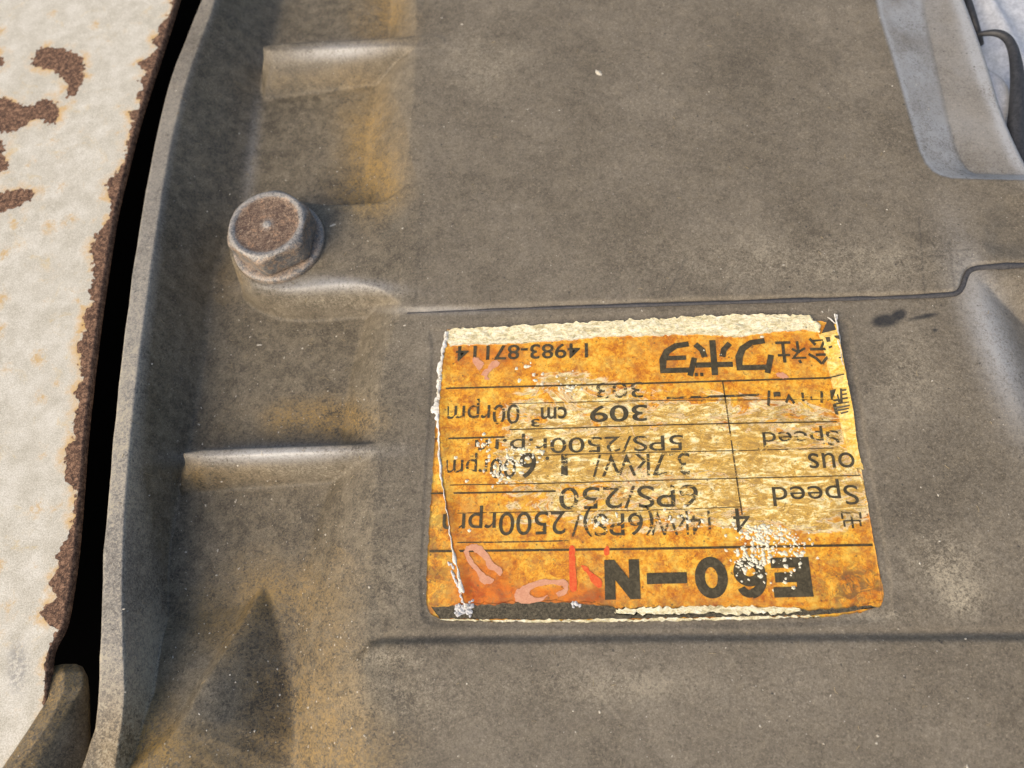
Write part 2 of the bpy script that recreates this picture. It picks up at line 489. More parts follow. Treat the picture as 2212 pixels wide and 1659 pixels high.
rib1_B = poly([(540, 88, .6), (700, 80, .6), (900, 68, .6), (990, 66, .6), (1010, 160, FLOOR), (900, 165, FLOOR), (820, 186, FLOOR), (700, 200, FLOOR), (600, 214, FLOOR), (556, 226, FLOOR)], 0)
rib2_T = poly([(392, 970), (600, 962), (785, 956), (860, 955), (860, 972), (785, 976), (600, 982), (396, 990)], 0.0)
rib2_B = poly([(360, 963, 0.), (600, 952, 0.), (785, 947, 0.), (880, 945, 0.), (900, 1030, FLOOR), (780, 1040, FLOOR), (600, 1052, FLOOR), (450, 1064, FLOOR), (372, 1082, FLOOR)], 0)
rim_in = [(520, -500), (490, -120), (466, 0), (436, 80), (403, 170), (375, 280), (357, 370), (335, 520), (318, 640), (300, 780), (287, 900), (276, 1020), (269, 1150),
          (267, 1300), (271, 1420), (274, 1480), (270, 1545), (258, 1610), (246, 1700), (225, 1900), (210, 2300)]
rim_T = poly(rim_in + [(-900, 2300), (-900, -500)], RIMTOP)
rim_B = poly([(680, -500), (625, 0), (605, 100), (585, 200), (566, 300), (552, 400), (520, 490), (480, 570), (462, 640), (455, 740), (440, 850), (418, 950), (394, 1050),
              (372, 1150), (362, 1250), (362, 1350), (364, 1450), (368, 1550), (376, 1700), (430, 2300), (-1000, 2300), (-1000, -500)], FLOOR)
ridge = [(572, 1262, -8.3), (536, 1325, -5.0), (490, 1400, -2.0), (437, 1482, .8), (384, 1583, 3.0), (290, 1662, 4.6), (180, 1765, 6.), (40, 1900, 7.5), (-200, 2150, 9)]
ridge = chaikin(np.array([list(at(a, b, c)) for a, b, c in ridge]), 2)

def smax(a, b, k):
    h = np.clip(.5 + .5 * (a - b) / k, 0, 1)
    return b * (1 - h) + a * h + k * h * (1 - h)

def relief(X, Y):
    """height in mm and part index over plan points"""
    Z = FLOOR + .25 * fbm(X, Y, .05, 1)
    idx = np.zeros(X.shape, int)                       # 0 pocket floor
    def add(zz, k, i):
        nonlocal Z
        idx[zz > Z + .02] = i
        Z = smax(Z, zz, k)
    # plate with the label panel sunk into it
    zp = PLATE + (FLOOR - 1 - PLATE) * loft(plate_T, plate_B, X, Y) ** 1.25
    sp = sdf(panel_P, X, Y)
    fpx, fpy = pix(X, Y, np.zeros(X.shape))
    lowside = smooth((fpy - 1150) / 150)
    wst = .35 + .8 * lowside
    inp = smooth(.5 + sp / wst)
    fade = smooth((fpx - 730) / 70)
    zp = zp + fade * (-.5 * inp + .45 * lowside * (1 - inp))
    gd = (.10 + .25 * smooth((fpx - 950) / 700)) * (1 - lowside) * smooth((fpx - 840) / 40)
    zp = zp - gd * smooth(.5 + sp / .3) * smooth(.5 + (.7 - sp) / .4)
    zp = zp - .25 * fade * lowside * np.exp(-((sp - .9) / .5) ** 2)
    sl = sdf(slope_P, X, Y)
    zp = zp - 6.0 * smooth(np.maximum(sl, 0) / 15.0) * (sl > 0)
    zp = zp - .9 * smooth(np.maximum(sdf(hollow_P, X, Y), 0) / 5.0)
    lb = sdf(label_P, X, Y)
    zp = zp - .22 * smooth(.5 + lb / .5)
    tr = loft(rec_T, rec_B, X, Y)
    zp = RECESS * (1 - tr) + zp * tr
    add(zp, .6, 1)
    on = idx == 1
    low = Y < plan([(1100, 1383)], 0)[0][1]
    idx[on & (sp > 0)] = 2
    idx[on & (sp <= 0) & low] = 3
    idx[on & (tr < .98)] = 4
    # arm with the bolt boss, ribs
    zp = PLATE + (FLOOR - 1 - PLATE) * smooth(loft(arm_T, arm_B, X, Y))
    add(np.where(X > plan([(905, 540)], PLATE)[0][0], -9, zp), .35, 5)
    add(.6 + (FLOOR - 1.6) * loft(rib1_T, rib1_B, X, Y) ** 1.2, .4, 6)
    add(0. + (FLOOR - 1) * loft(rib2_T, rib2_B, X, Y) ** 1.2, .4, 7)
    # slanting rib
    best = np.full(X.shape, 1e9); zr = np.full(X.shape, -9.); sgn = np.zeros(X.shape)
    for a, b in zip(ridge[:-1], ridge[1:]):
        e = b - a; L = e[0] ** 2 + e[1] ** 2
        t = np.clip(((X - a[0]) * e[0] + (Y - a[1]) * e[1]) / L, 0, 1)
        dx = X - a[0] - t * e[0]; dy = Y - a[1] - t * e[1]
        d = np.hypot(dx, dy)
        u = d < best
        best = np.where(u, d, best); zr = np.where(u, a[2] + t * e[2], zr)
        sgn = np.where(u, np.sign(e[0] * dy - e[1] * dx), sgn)
    right = sgn > 0
    wd_ = np.maximum(zr - FLOOR, .2) * 1.75 + 1.5
    zz = np.where(right, FLOOR - .4 + (zr - FLOOR + .4) * (1 - smooth(best / wd_)), zr - .75 * np.minimum(best, 2.2) - .22 * best)
    add(zz, .35, 8)
    # rim
    t = loft(rim_T, rim_B, X, Y)
    zz = RIMTOP + (FLOOR - 1 - RIMTOP) * (1 - (1 - t) ** 1.35)
    zz = np.where(t <= 0, RIMTOP, zz)
    add(zz, .9, 9)
    return Z, idx

outer = [(560, -500), (462, -60), (440, 0), (405, 80), (372, 170), (343, 280), (322, 400), (300, 520), (285, 640), (271, 760), (257, 880), (245, 1000), (235, 1120),
         (228, 1240), (223, 1360), (221, 1460), (217, 1540), (203, 1600), (180, 1665), (130, 1760), (60, 1880), (-100, 2100)]
right = [(1960, -500, RECESS), (2030, -120, RECESS), (2076, 0, RECESS), (2098, 60, RECESS), (2122, 128, RECESS), (2152, 232, RECESS), (2184, 310, RECESS), (2222, 384, RECESS),
         (2330, 430, RECESS), (2640, 470, RECESS), (2700, 2300, RECESS)]
oc = chaikin(plan(outer, RIMTOP), 2); rc = chaikin(plan(right), 2)
oc[:, 0] += .12 * np.interp(np.arange(len(oc)), np.arange(0, len(oc), 2), rng.normal(0, 1, (len(oc) + 1) // 2))
NR, NC = 700, 860
y0, y1 = at(1000, 2000, 0)[1], at(1000, -330, 0)[1]
rows = np.linspace(y0, y1, NR)
xl = np.interp(rows, oc[::-1, 1], oc[::-1, 0]); xr = np.interp(rows, rc[::-1, 1], rc[::-1, 0])
s = np.linspace(0, 1, NC)
X = xl[:, None] + (xr - xl)[:, None] * s[None]
Y = np.repeat(rows[:, None], NC, 1)
Z, IDX = relief(X, Y)
def blur(A, n):
    for _ in range(n):
        P = np.pad(A, 1, mode='edge')
        A = (P[:-2, 1:-1] + P[2:, 1:-1] + P[1:-1, :-2] + P[1:-1, 2:] + 4 * P[1:-1, 1:-1]) / 8
    return A
Z = blur(Z, 2)
Z += .05 * fbm(X, Y, .35, 2, 3) + .02 * fbm(X, Y, 1.2, 4, 3)
PX, PY = pix(X, Y, Z)

def blob(x, y, rx, ry, rot=0, p=1.0):
    c, s_ = math.cos(rot), math.sin(rot)
    u = ((PX - x) * c + (PY - y) * s_) / rx; v = (-(PX - x) * s_ + (PY - y) * c) / ry
    return np.exp(-(u * u + v * v) ** p)

warp = fbm(X, Y, .12, 3, 3)
stain_warmth = (.95 * blob(800, 330, 55, 120, -.15) + .8 * blob(790, 415, 70, 40) + .8 * blob(835, 30, 55, 70) + .75 * blob(660, 905, 120, 34) + .9 * blob(740, 908, 55, 40)
         + .55 * blob(470, 1025, 110, 25) + .45 * blob(300, 1580, 70, 190) + .55 * blob(470, 1350, 60, 70, .5) + .6 * blob(700, 1640, 150, 130) + .5 * blob(640, 1430, 140, 200)
         + .75 * blob(350, 1640, 170, 90) + .45 * blob(490, 600, 35, 45) + .4 * blob(590, 1270, 120, 60) + .15 * blob(760, 1600, 40, 200) + .35 * blob(650, 170, 110, 25))
stain_warmth = stain_warmth - .3 * blob(470, 1560, 70, 130, .35) + .7 * blob(245, 1590, 40, 110)
stain_warmth = np.clip(stain_warmth + .35 * warp * (stain_warmth > .08), 0, 1)
trg = loft(rec_T, rec_B, X, Y)
UR = smooth((1 - trg) / .10) * (.30 + .38 * smooth(trg / .15)) * (1 + .9 * warp) + .45 * np.exp(-((trg - .93) / .06) ** 2) * (trg < .9999)  # recess slope and its edge line painted pale as if sky-lit
bare_sheen = (.95 * blob(600, 982, 170, 16, -.03) + .6 * blob(760, 615, 95, 14, .1) + .8 * blob(740, 112, 105, 16, -.06) + .55 * blob(640, 620, 90, 14) + .4 * blob(960, 670, 120, 8)
        + UR + .9 * blob(2092, 55, 14, 110, -.4) + .9 * blob(2145, 220, 14, 130, -.4) + .6 * blob(2195, 340, 14, 50, -.6) + .85 * blob(2150, 740, 42, 190, -.36) + .25 * blob(545, 330, 14, 140, .1))
rimtop = np.clip(1 + sdf(rim_T, X, Y) / 1.0, 0, 1) * np.clip((1620 - PY) / 200, 0, 1) * np.clip((PY + 200) / 900, .35, 1)
bare_sheen = np.clip(np.maximum(bare_sheen, .42 * rimtop), 0, 1)
smear = np.clip(1.25 * np.maximum.reduce([blob(1912, 693, 30, 14, -.1, 2), blob(1940, 682, 20, 12, -.5, 2), .75 * blob(1995, 684, 34, 5, -.2, 2), .7 * blob(2020, 713, 6, 4, 0, 2)]), 0, 1)
scuff = np.clip(.8 * blob(2040, 1220, 75, 60, .6) + .8 * blob(2080, 1300, 40, 30) + .5 * blob(850, 1420, 70, 16) + .4 * blob(900, 1500, 120, 60) + .5 * blob(1900, 1330, 90, 12)
        + .45 * blob(1750, 570, 330, 50) + .3 * blob(1040, 130, 90, 80) + .35 * blob(1950, 800, 70, 90) + .6 * blob(690, 650, 110, 16) + .5 * blob(640, 1015, 130, 14) + .95 * np.clip(1 + sdf(rim_T, X, Y) / 1.0, 0, 1) * np.clip((PY - 250) / 700, .15, 1)  # rim top and lower slopes lightened too, rim paler downward
        + .3 * blob(860, 1250, 40, 60) + .35 * blob(1300, 1480, 200, 40), 0, 1)
grime = np.clip(1 - smooth((PX - 780) / 180), 0, 1) * .95 + .03
grime = grime * (1 - np.clip(1.1 * blob(690, 655, 150, 34, .02) + 1.1 * blob(620, 1010, 190, 38) + .9 * blob(720, 135, 150, 40, -.06) + .8 * blob(700, 540, 120, 70), 0, 1)) * (1 - .85 * np.clip(1 + sdf(rim_T, X, Y) / 1.0, 0, 1))
for x0, yy0, x1, yy1, ww in [(1985, 470, 1998, 640, 1.1), (2050, 520, 2062, 630, 1.1), (2000, 545, 2090, 540, 1.), (1480, 560, 1440, 640, 1.2), (1895, 560, 2040, 552, .9), (1300, 1520, 1330, 1560, 1.2),
                         (1318, 1515, 1345, 1552, 1.2), (1560, 640, 1600, 560, .8), (2010, 590, 2090, 586, 1.0)]:
    ex, ey = x1 - x0, yy1 - yy0; L = ex * ex + ey * ey
    t = np.clip(((PX - x0) * ex + (PY - yy0) * ey) / L, 0, 1)
    smear = np.maximum(smear, .35 * np.exp(-(((PX - x0 - t * ex) ** 2 + (PY - yy0 - t * ey) ** 2) / (2.2 * ww) ** 2)))

# side walls: rounded outer edge of the rim, and the edge at the far side
G = np.stack([X, Y, Z], -1)
nrm = grid_normals(G)
def skirt(edge, sgn, r, depth):
    cols = []
    tx = np.gradient(edge[:, 0]); ty = np.gradient(edge[:, 1]); L = np.hypot(tx, ty)
    nx, ny = sgn * ty / L, -sgn * tx / L
    for a in (25, 55, 90):
        a = math.radians(a)
        cols.append(np.stack([edge[:, 0] + nx * r * math.sin(a), edge[:, 1] + ny * r * math.sin(a), edge[:, 2] - r * (1 - math.cos(a))], -1))
    q = cols[-1].copy(); q[:, 2] -= depth; cols.append(q)
    return cols
ls = skirt(G[:, 0], -1, .7, 48); rs = skirt(G[:, -1], 1, 1.2, 26)
G = np.concatenate([np.stack(ls[::-1], 1), G, np.stack(rs, 1)], 1)
nrm = grid_normals(G)
ext = lambda A: np.concatenate([np.repeat(A[:, :1], 4, 1), A, np.repeat(A[:, -1:], 4, 1)], 1)
IDX, stain_warmth, bare_sheen, smear, scuff, grime = map(ext, (IDX, stain_warmth, bare_sheen, smear, scuff, grime))
IDX[:, :4] = 9

cover = empty('engine_cover', (at(1106, 830, 0)[0], at(1106, 830, 0)[1], 0))
tag(cover, 'dusty grey cast aluminium engine cover with raised ribs around the orange label', 'engine cover')
names = ['pocket_floor', 'raised_plate', 'label_panel', 'raised_plate', 'edge_recess', 'bolt_boss', 'rib', 'rib', 'rib', 'rim']
plabels = {1: 'large flat plate above the label panel', 3: 'flat plate below the label panel', 6: 'short straight rib above the bolt', 7: 'straight rib beside the orange label', 8: 'slanting rib in the lower pocket'}
F = grid_faces(*G.shape[:2])
FI = IDX[:-1, :-1].copy()
def components(M):
    """split the part map into connected pieces; crumbs go to the neighbour"""
    nr_, nc_ = M.shape
    comp = -np.ones(M.size, int); m = M.ravel().tolist(); cid = []
    cl = comp.tolist()
    for s0 in range(len(m)):
        if cl[s0] >= 0: continue
        k = len(cid); v = m[s0]; cl[s0] = k; st_ = [s0]; n_ = 0; nb_ = v
        while st_:
            q_ = st_.pop(); n_ += 1
            r_, c_ = divmod(q_, nc_)
            for ok, z_ in ((c_ > 0, q_ - 1), (c_ < nc_ - 1, q_ + 1), (r_ > 0, q_ - nc_), (r_ < nr_ - 1, q_ + nc_)):
                if ok:
                    if m[z_] == v:
                        if cl[z_] < 0: cl[z_] = k; st_.append(z_)
                    else: nb_ = z_
        cid.append((v, n_, nb_))
    return np.array(cl).reshape(M.shape), cid
for _ in range(4):
    CM, cid = components(FI)
    big_ = {}
    for v, n_, _n in cid: big_[v] = max(big_.get(v, 0), n_)
    flat = FI.ravel().copy(); ren = {}
    for k, (v, n_, nb_) in enumerate(cid):
        if n_ < (6000 if v in (0, 1, 3) else big_[v]): ren[k] = flat[nb_]
    if not ren: break
    cm = CM.ravel(); lut = np.array([ren.get(k, -1) for k in range(len(cid))]); t_ = lut[cm]
    FI = np.where(t_ >= 0, t_, flat).reshape(FI.shape)
CM, cid = components(FI)
fid = CM.ravel()
Vall = G.reshape(-1, 3); Nall = nrm.reshape(-1, 3)
for ci, (k, _n, _b) in enumerate(cid):
    nm = names[k]
    f = F[fid == ci]
    if not len(f): continue
    used, inv = np.unique(f, return_inverse=True)
    o = mesh_obj(nm, Vall[used], inv.reshape(-1, 4), M_CAST, cover, Nall[used],
                 {q: a.ravel()[used] for q, a in dict(stain_warmth=stain_warmth, bare_sheen=bare_sheen, smear=smear, scuff=scuff, grime=grime).items()})
    if k in plabels: o['label'] = plabels[k]

def groove_tube(pts, z, rad, mat, n=220):  # dark tube standing in for the shaded groove above the label
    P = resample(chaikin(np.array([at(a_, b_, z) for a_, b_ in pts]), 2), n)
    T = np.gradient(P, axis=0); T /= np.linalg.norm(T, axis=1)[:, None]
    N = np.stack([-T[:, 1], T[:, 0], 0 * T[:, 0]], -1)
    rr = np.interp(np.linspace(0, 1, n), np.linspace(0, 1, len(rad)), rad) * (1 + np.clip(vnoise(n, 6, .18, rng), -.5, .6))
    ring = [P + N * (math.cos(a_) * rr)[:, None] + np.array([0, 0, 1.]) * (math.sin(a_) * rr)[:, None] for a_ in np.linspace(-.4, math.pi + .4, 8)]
    return mesh_obj('groove_shade_line', np.stack(ring, 1).reshape(-1, 3), grid_faces(n, 8)[:, ::-1], mat, cover)
M_GROOVE = mat_plain('groove_shade', (.030, .030, .034), (.085, .080, .078), .6, 1.6, .2)
groove_tube([(880, 677), (1000, 672), (1200, 665), (1400, 659), (1600, 653), (1800, 647), (2054, 639), (2077, 628), (2087, 592), (2099, 581), (2132, 577), (2250, 572)], .0, [.14, .22, .32, .40, .44, .46, .46, .42, .56, .62], M_GROOVE)

# loose dust: flecks and fibres lying on the cover
def chips(name, spots, mat, parent, tilt=.25):
    """spots: (x, y, z, size, elongation, angle); small irregular chips joined as one"""
    V, F = [], []
    for (x, y, z, r, e, a) in spots:
        k = random.randint(5, 7); b = len(V)
        h = r * random.uniform(.25, .6)
        for i in range(k):
            th = 2 * math.pi * i / k + random.uniform(-.3, .3)
            rr = r * random.uniform(.65, 1.2)
            u, v = rr * math.cos(th) * e, rr * math.sin(th)
            V.append((x + u * math.cos(a) - v * math.sin(a), y + u * math.sin(a) + v * math.cos(a), z - .02))
        V.append((x + random.uniform(-.2, .2) * r, y + random.uniform(-.2, .2) * r, z + h))
        for i in range(k): F.append((b + i, b + (i + 1) % k, b + k))
    o = mesh_obj(name, V, F, mat, parent, flat=True)
    tag(o, kind='stuff')
    return o
M_DUST = mat_plain('pale_dust', (.42, .37, .28), (.66, .62, .52), .9, 2.0)
pts = []
for _ in range(620):
    if random.random() < .5: px, py = random.uniform(300, 2100), random.uniform(0, 1659)
    else: px, py = random.uniform(330, 800), random.uniform(200, 1659)
    pts.append((px, py))
P3 = at(np.array([p[0] for p in pts]), np.array([p[1] for p in pts]), 0.0)
zz, _i = relief(P3[:, 0], P3[:, 1])
lbd = sdf(label_P, P3[:, 0], P3[:, 1])
inside = (P3[:, 0] > np.interp(P3[:, 1], rows, xl) + 1) & (P3[:, 0] < np.interp(P3[:, 1], rows, xr) - 1)
spots = [(P3[i, 0], P3[i, 1], zz[i], random.choice([.08, .1, .12, .14, .17, .22]), random.uniform(.8, 2.0), random.uniform(0, 3.1)) for i in range(len(pts)) if lbd[i] < -.5 and inside[i]]
q = at(1293, 157, PLATE); spots.append((q[0], q[1], PLATE, .75, 1.5, 2.0))
q = at(560, 745, FLOOR); spots.append((q[0], q[1], FLOOR, .3, 2.8, .1))
q = at(717, 487, PLATE); spots.append((q[0], q[1], PLATE, .35, 3.0, .25))
q = at(460, 487, FLOOR + 2.5)
chips('dust_fleck', spots, M_DUST, cover)

V, F2 = [], []
for _ in range(300):
    if random.random() < .72: px, py = random.uniform(300, 800), random.uniform(150, 1659)
    else: px, py = random.uniform(800, 2150), random.uniform(0, 1659)
    p = at(px, py, -3.0)
    L = random.uniform(.4, 1.3); th = random.uniform(0, 6.3); dth = random.gauss(0, .3); wd = random.uniform(.06, .10); n_ = 5
    Q = [p[:2]]
    for i in range(n_):
        Q.append(Q[-1] + L / n_ * np.array([math.cos(th), math.sin(th)])); th += dth
    Q = np.array(Q)
    if Q[:, 0].min() < np.interp(p[1], rows, xl) + 1 or Q[:, 0].max() > np.interp(p[1], rows, xr) - 1 or sdf(label_P, Q[:1, 0], Q[:1, 1])[0] > -1: continue
    zq, _i = relief(Q[:, 0], Q[:, 1])
    T = np.gradient(Q, axis=0); N = np.stack([-T[:, 1], T[:, 0]], -1) / (np.linalg.norm(T, axis=1)[:, None] + 1e-9)
    b0 = len(V)
    for q_, n2, z_ in zip(Q, N, zq):
        V += [(*(q_ + n2 * wd / 2), z_ + .05), (*q_, z_ + .13), (*(q_ - n2 * wd / 2), z_ + .05)]
    for i in range(n_):
        F2 += [(b0 + 3 * i, b0 + 3 * i + 1, b0 + 3 * i + 4, b0 + 3 * i + 3), (b0 + 3 * i + 1, b0 + 3 * i + 2, b0 + 3 * i + 5, b0 + 3 * i + 4)]
tag(mesh_obj('dust_fibre', V, F2, mat_plain('straw_dust', (.26, .20, .11), (.42, .34, .21), .9, 2.0), cover), kind='stuff')

# ------------------------------------------------------------------ hex bolt with its washer
bc = at(605, 526, PLATE)
bolt = empty('hex_bolt', (bc[0], bc[1], PLATE))
tag(bolt, 'rusty hexagon head bolt with washer screwed into the cover boss', 'bolt')
def polar(name, prof_r, prof_z, parent, rust=None, pale=None, n=96, cap=True):
    """prof_r(theta) list of radius functions; rings from outside bottom to centre top"""
    th = np.linspace(0, 2 * math.pi, n, endpoint=False)
    V = []
    for r, z in zip(prof_r, prof_z):
        rr = r(th) if callable(r) else np.full(n, r)
        zz = z(th, rr) if callable(z) else np.full(n, z)
        V.append(np.stack([bc[0] + rr * np.cos(th), bc[1] + rr * np.sin(th), PLATE + zz], -1))
    k = len(V)
    V = np.concatenate(V + [V[-1].mean(0)[None]])
    i = np.arange(n); j = (i + 1) % n
    F = [(a * n + p, a * n + q_, (a + 1) * n + q_, (a + 1) * n + p) for a in range(k - 1) for p, q_ in zip(i, j)]
    F += [((k - 1) * n + p, (k - 1) * n + q_, k * n) for p, q_ in zip(i, j)]
    A = None
    if rust is not None:
        A = {'rust': np.r_[np.repeat(rust, n), rust[-1]], 'pale': np.r_[np.repeat(pale, n), pale[-1]]}
    return mesh_obj(name, V, F, M_BOLT, parent, None, A)
AP = 8.6                                           # half the width across flats, mm
def hexr(scale=1.0):
    def f(th):
        a = (th - math.radians(-95) + math.pi / 6) % (math.pi / 3) - math.pi / 6
        r = AP / np.cos(math.pi / 6 - np.abs(a))
        return scale * np.minimum(r, AP * 1.105)
    return f
HH = 8.0
def chz(z):
    return lambda th, rr: np.minimum(z, HH - .2 - .85 * np.maximum(rr - 8.3, 0))
wr = [10.3, 10.45, 10.45, 10.2, 9.4, 7.2, 5.5]
wz = [-.3, .15, 1.0, 1.35, 1.5, 1.6, 1.6]
polar('washer', wr, wz, bolt, np.array([.6, .6, .55, .5, .6, .8, .6]), np.array([.3, .4, .5, .6, .4, .2, .1]))
hr = [hexr(.90), hexr(.965), hexr(1.0), hexr(1.0), hexr(1.0), hexr(1.0), hexr(.99), 8.45, 8.15, 7.8, 7.4, 6.9, 6.3, 5.0, 3.4, 1.9, 1.05, .7, .35]
hz = [1.55, 1.75, 2.2, 3.6, 5.2, chz(6.6), chz(7.6), 7.80, 8.02, 8.05, 7.92, 7.66, 7.50, 7.44, 7.44, 7.48, 7.52, 7.70, 7.76]
ru = np.array([.7, .65, .5, .42, .45, .55, .6, .40, .1, .05, .3, .8, 1., 1., 1., 1., .8, .1, .0])
pa = np.array([.1, .2, .35, .3, .25, .25, .35, .55, .95, .9, .6, .1, 0, 0, 0, 0, .3, 1.0, 1.])  # innermost rings paint the white glint at the centre
polar('bolt_head', hr, hz, bolt, ru, pa)

# ------------------------------------------------------------------ the label
LZ = -.20                                            # floor of its shallow seat
label = empty('engine_label', (at(1400, 1010, 0)[0], at(1400, 1010, 0)[1], 0))
tag(label, 'torn weathered orange engine specification sticker with black lettering, upside down', 'label')
def pxs(pts, z, jit=0, step=3, n=None):
    """photo curve to plan, optionally frayed by jit mm"""
    P = chaikin(plan(pts, z), 2)
    if n is None: n = 160
    P = resample(P, n)
    if jit:
        P = P + np.stack([vnoise(n, step, jit, rng), vnoise(n, step, jit, rng)], -1)
    return P
def patch(name, top, bot, left, right_, z, thick, mat, nr, nc, jit=(0, 0, 0, 0), attrs=None, zf=None, step=3):
    top, bot, left, right_ = (list(c) for c in (top, bot, left, right_))
    cs = [pxs(c, z, j, step, 400) for c, j in zip((top, bot, left, right_), jit)]
    # make the four corners meet
    cs[2][0] = cs[0][0]; cs[3][0] = cs[0][-1]; cs[2][-1] = cs[1][0]; cs[3][-1] = cs[1][-1]
    g = coons(cs[0], cs[1], cs[2], cs[3], nr, nc)
    x, y = g[..., 0], g[..., 1]
    zz = np.full(x.shape, z) if zf is None else zf(x, y, np.linspace(0, 1, nr)[:, None], np.linspace(0, 1, nc)[None])
    gg = np.stack([x, y, zz], -1)
    A = attrs(*pix(x, y, zz)) if attrs else None
    return solid_patch(name, gg, thick, mat, label, A)
def gb(px, py, x, y, rx, ry, p=1.0):
    return np.exp(-(((px - x) / rx) ** 2 + ((py - y) / ry) ** 2) ** p)
def film_attrs(px, py):
    wear = (1.0 * gb(px, py, 1500, 1000, 420, 130, 2) + .55 * gb(px, py, 1180, 960, 130, 80) + .55 * gb(px, py, 1750, 1080, 140, 70, 2) + .25 * gb(px, py, 1300, 880, 200, 60)
            + .35 * gb(px, py, 1340, 1110, 330, 30) + .35 * gb(px, py, 1230, 830, 60, 40))
    wear = wear - .9 * gb(px, py, 980, 1030, 90, 260, 2) - .5 * gb(px, py, 1280, 1080, 110, 30)
    red = (1.0 * gb(px, py, 1040, 1270, 75, 75, 1.5) + .9 * gb(px, py, 1190, 1290, 150, 28, 2) + .75 * gb(px, py, 1060, 770, 90, 32) + .55 * gb(px, py, 1000, 1130, 40, 70)
           + .35 * gb(px, py, 1480, 760, 140, 60) + .4 * gb(px, py, 1560, 1295, 200, 24) + .3 * gb(px, py, 1750, 760, 70, 50) + .45 * gb(px, py, 1860, 1270, 50, 40) + .25 * gb(px, py, 1300, 1250, 80, 60))
    dirt = (.75 * gb(px, py, 1850, 1270, 90, 60, 1.5) + .5 * gb(px, py, 940, 1200, 40, 150, 2) + .3 * gb(px, py, 1750, 900, 90, 40) + .25 * gb(px, py, 1820, 1120, 60, 40) + .5 * gb(px, py, 950, 960, 30, 30)
            + .5 * gb(px, py, 1330, 1310, 200, 16))
    return dict(wear=np.clip(wear, 0, 1.2), red=np.clip(red, 0, 1), dirt=np.clip(dirt, 0, 1))

# old sheet underneath: its edges peep out on the left and along the bottom
patch('backing_sheet', [(966, 712), (1100, 706), (1400, 692), (1760, 690), (1800, 700)], [(928, 1322), (945, 1340), (1200, 1343), (1560, 1337), (1766, 1334), (1840, 1326), (1902, 1312)],
      [(966, 712), (950, 790), (942, 900), (936, 1000), (929, 1100), (924, 1200), (919, 1300), (928, 1322)], [(1800, 700), (1818, 790), (1836, 880), (1850, 965), (1868, 1050), (1884, 1150), (1898, 1230), (1912, 1285), (1902, 1312)],
      LZ + .12, .14, M_FILM, 120, 160, (.05, .10, .08, .03), film_attrs)
M_RES = mat_plain('black_sticky_residue', (.020, .017, .010), (.17, .14, .085), .8, 1.6, .5)
patch('sticky_residue', [(932, 1312), (1010, 1308), (1180, 1300), (1310, 1306), (1480, 1316), (1700, 1318), (1880, 1308)], [(950, 1336), (1200, 1339), (1560, 1333), (1766, 1330), (1895, 1312)],
      [(932, 1312), (950, 1336)], [(1880, 1308), (1895, 1312)], LZ + .17, .05, M_RES, 14, 260, (.14, .06, .02, .02))
patch('paper_edge', [(950, 1337), (1200, 1340), (1560, 1333), (1770, 1330)], [(950, 1340.5), (1200, 1345), (1560, 1339), (1770, 1333)],
      [(950, 1337), (950, 1340.5)], [(1770, 1330), (1770, 1333)], LZ + .22, .1, M_PAPER, 6, 420, (.12, .10, .0, .0))
# orange printed film on top
FZ = LZ + .26
def film_z(x, y, t, s_):
    zz = FZ + .03 * fbm(x, y, .12, 5, 2)
    curl = np.exp(-(s_ * 79 / 1.3) ** 2) * .55 * (.6 + .8 * noise2(x * 0, y, .25, 3) + .0)
    return zz + np.maximum(curl, 0)
crease = [(1768, 716), (1780, 750), (1792, 800), (1806, 860), (1818, 920), (1834, 985), (1848, 1010)]
patch('printed_film', [(962, 752), (985, 744), (1100, 741), (1240, 735), (1300, 727), (1430, 722), (1530, 722), (1600, 727), (1680, 716), (1768, 716)],
      [(1003, 1305), (1060, 1304), (1180, 1298), (1300, 1302), (1330, 1318), (1480, 1312), (1640, 1310), (1720, 1318), (1850, 1312), (1906, 1296)],
      [(962, 752), (952, 830), (948, 900), (951, 990), (962, 1060), (972, 1140), (985, 1220), (1003, 1305)],
      crease + [(1868, 1050), (1884, 1150), (1898, 1230), (1906, 1296)], FZ, .10, M_FILM, 170, 240, (.10, .16, .10, .04), film_attrs, film_z)
# thick torn paper along the upper edge
def band_z(x, y, t, s_):
    return LZ + .42 + .22 * fbm(x, y, .8, 2, 3) * np.sin(np.pi * np.clip(t, .02, .98))
patch('torn_paper', [(966, 714), (985, 709), (1100, 704), (1200, 699), (1325, 694), (1400, 689), (1500, 684), (1600, 680), (1690, 679), (1752, 684)],
      [(972, 748), (1000, 744), (1100, 742), (1240, 734), (1300, 727), (1430, 724), (1530, 722), (1600, 728), (1680, 716), (1740, 711), (1772, 718)],
      [(966, 714), (962, 730), (972, 748)], [(1752, 684), (1772, 718)], LZ + .42, .30, M_PAPER, 26, 420, (.20, .16, .05, .05), None, band_z)
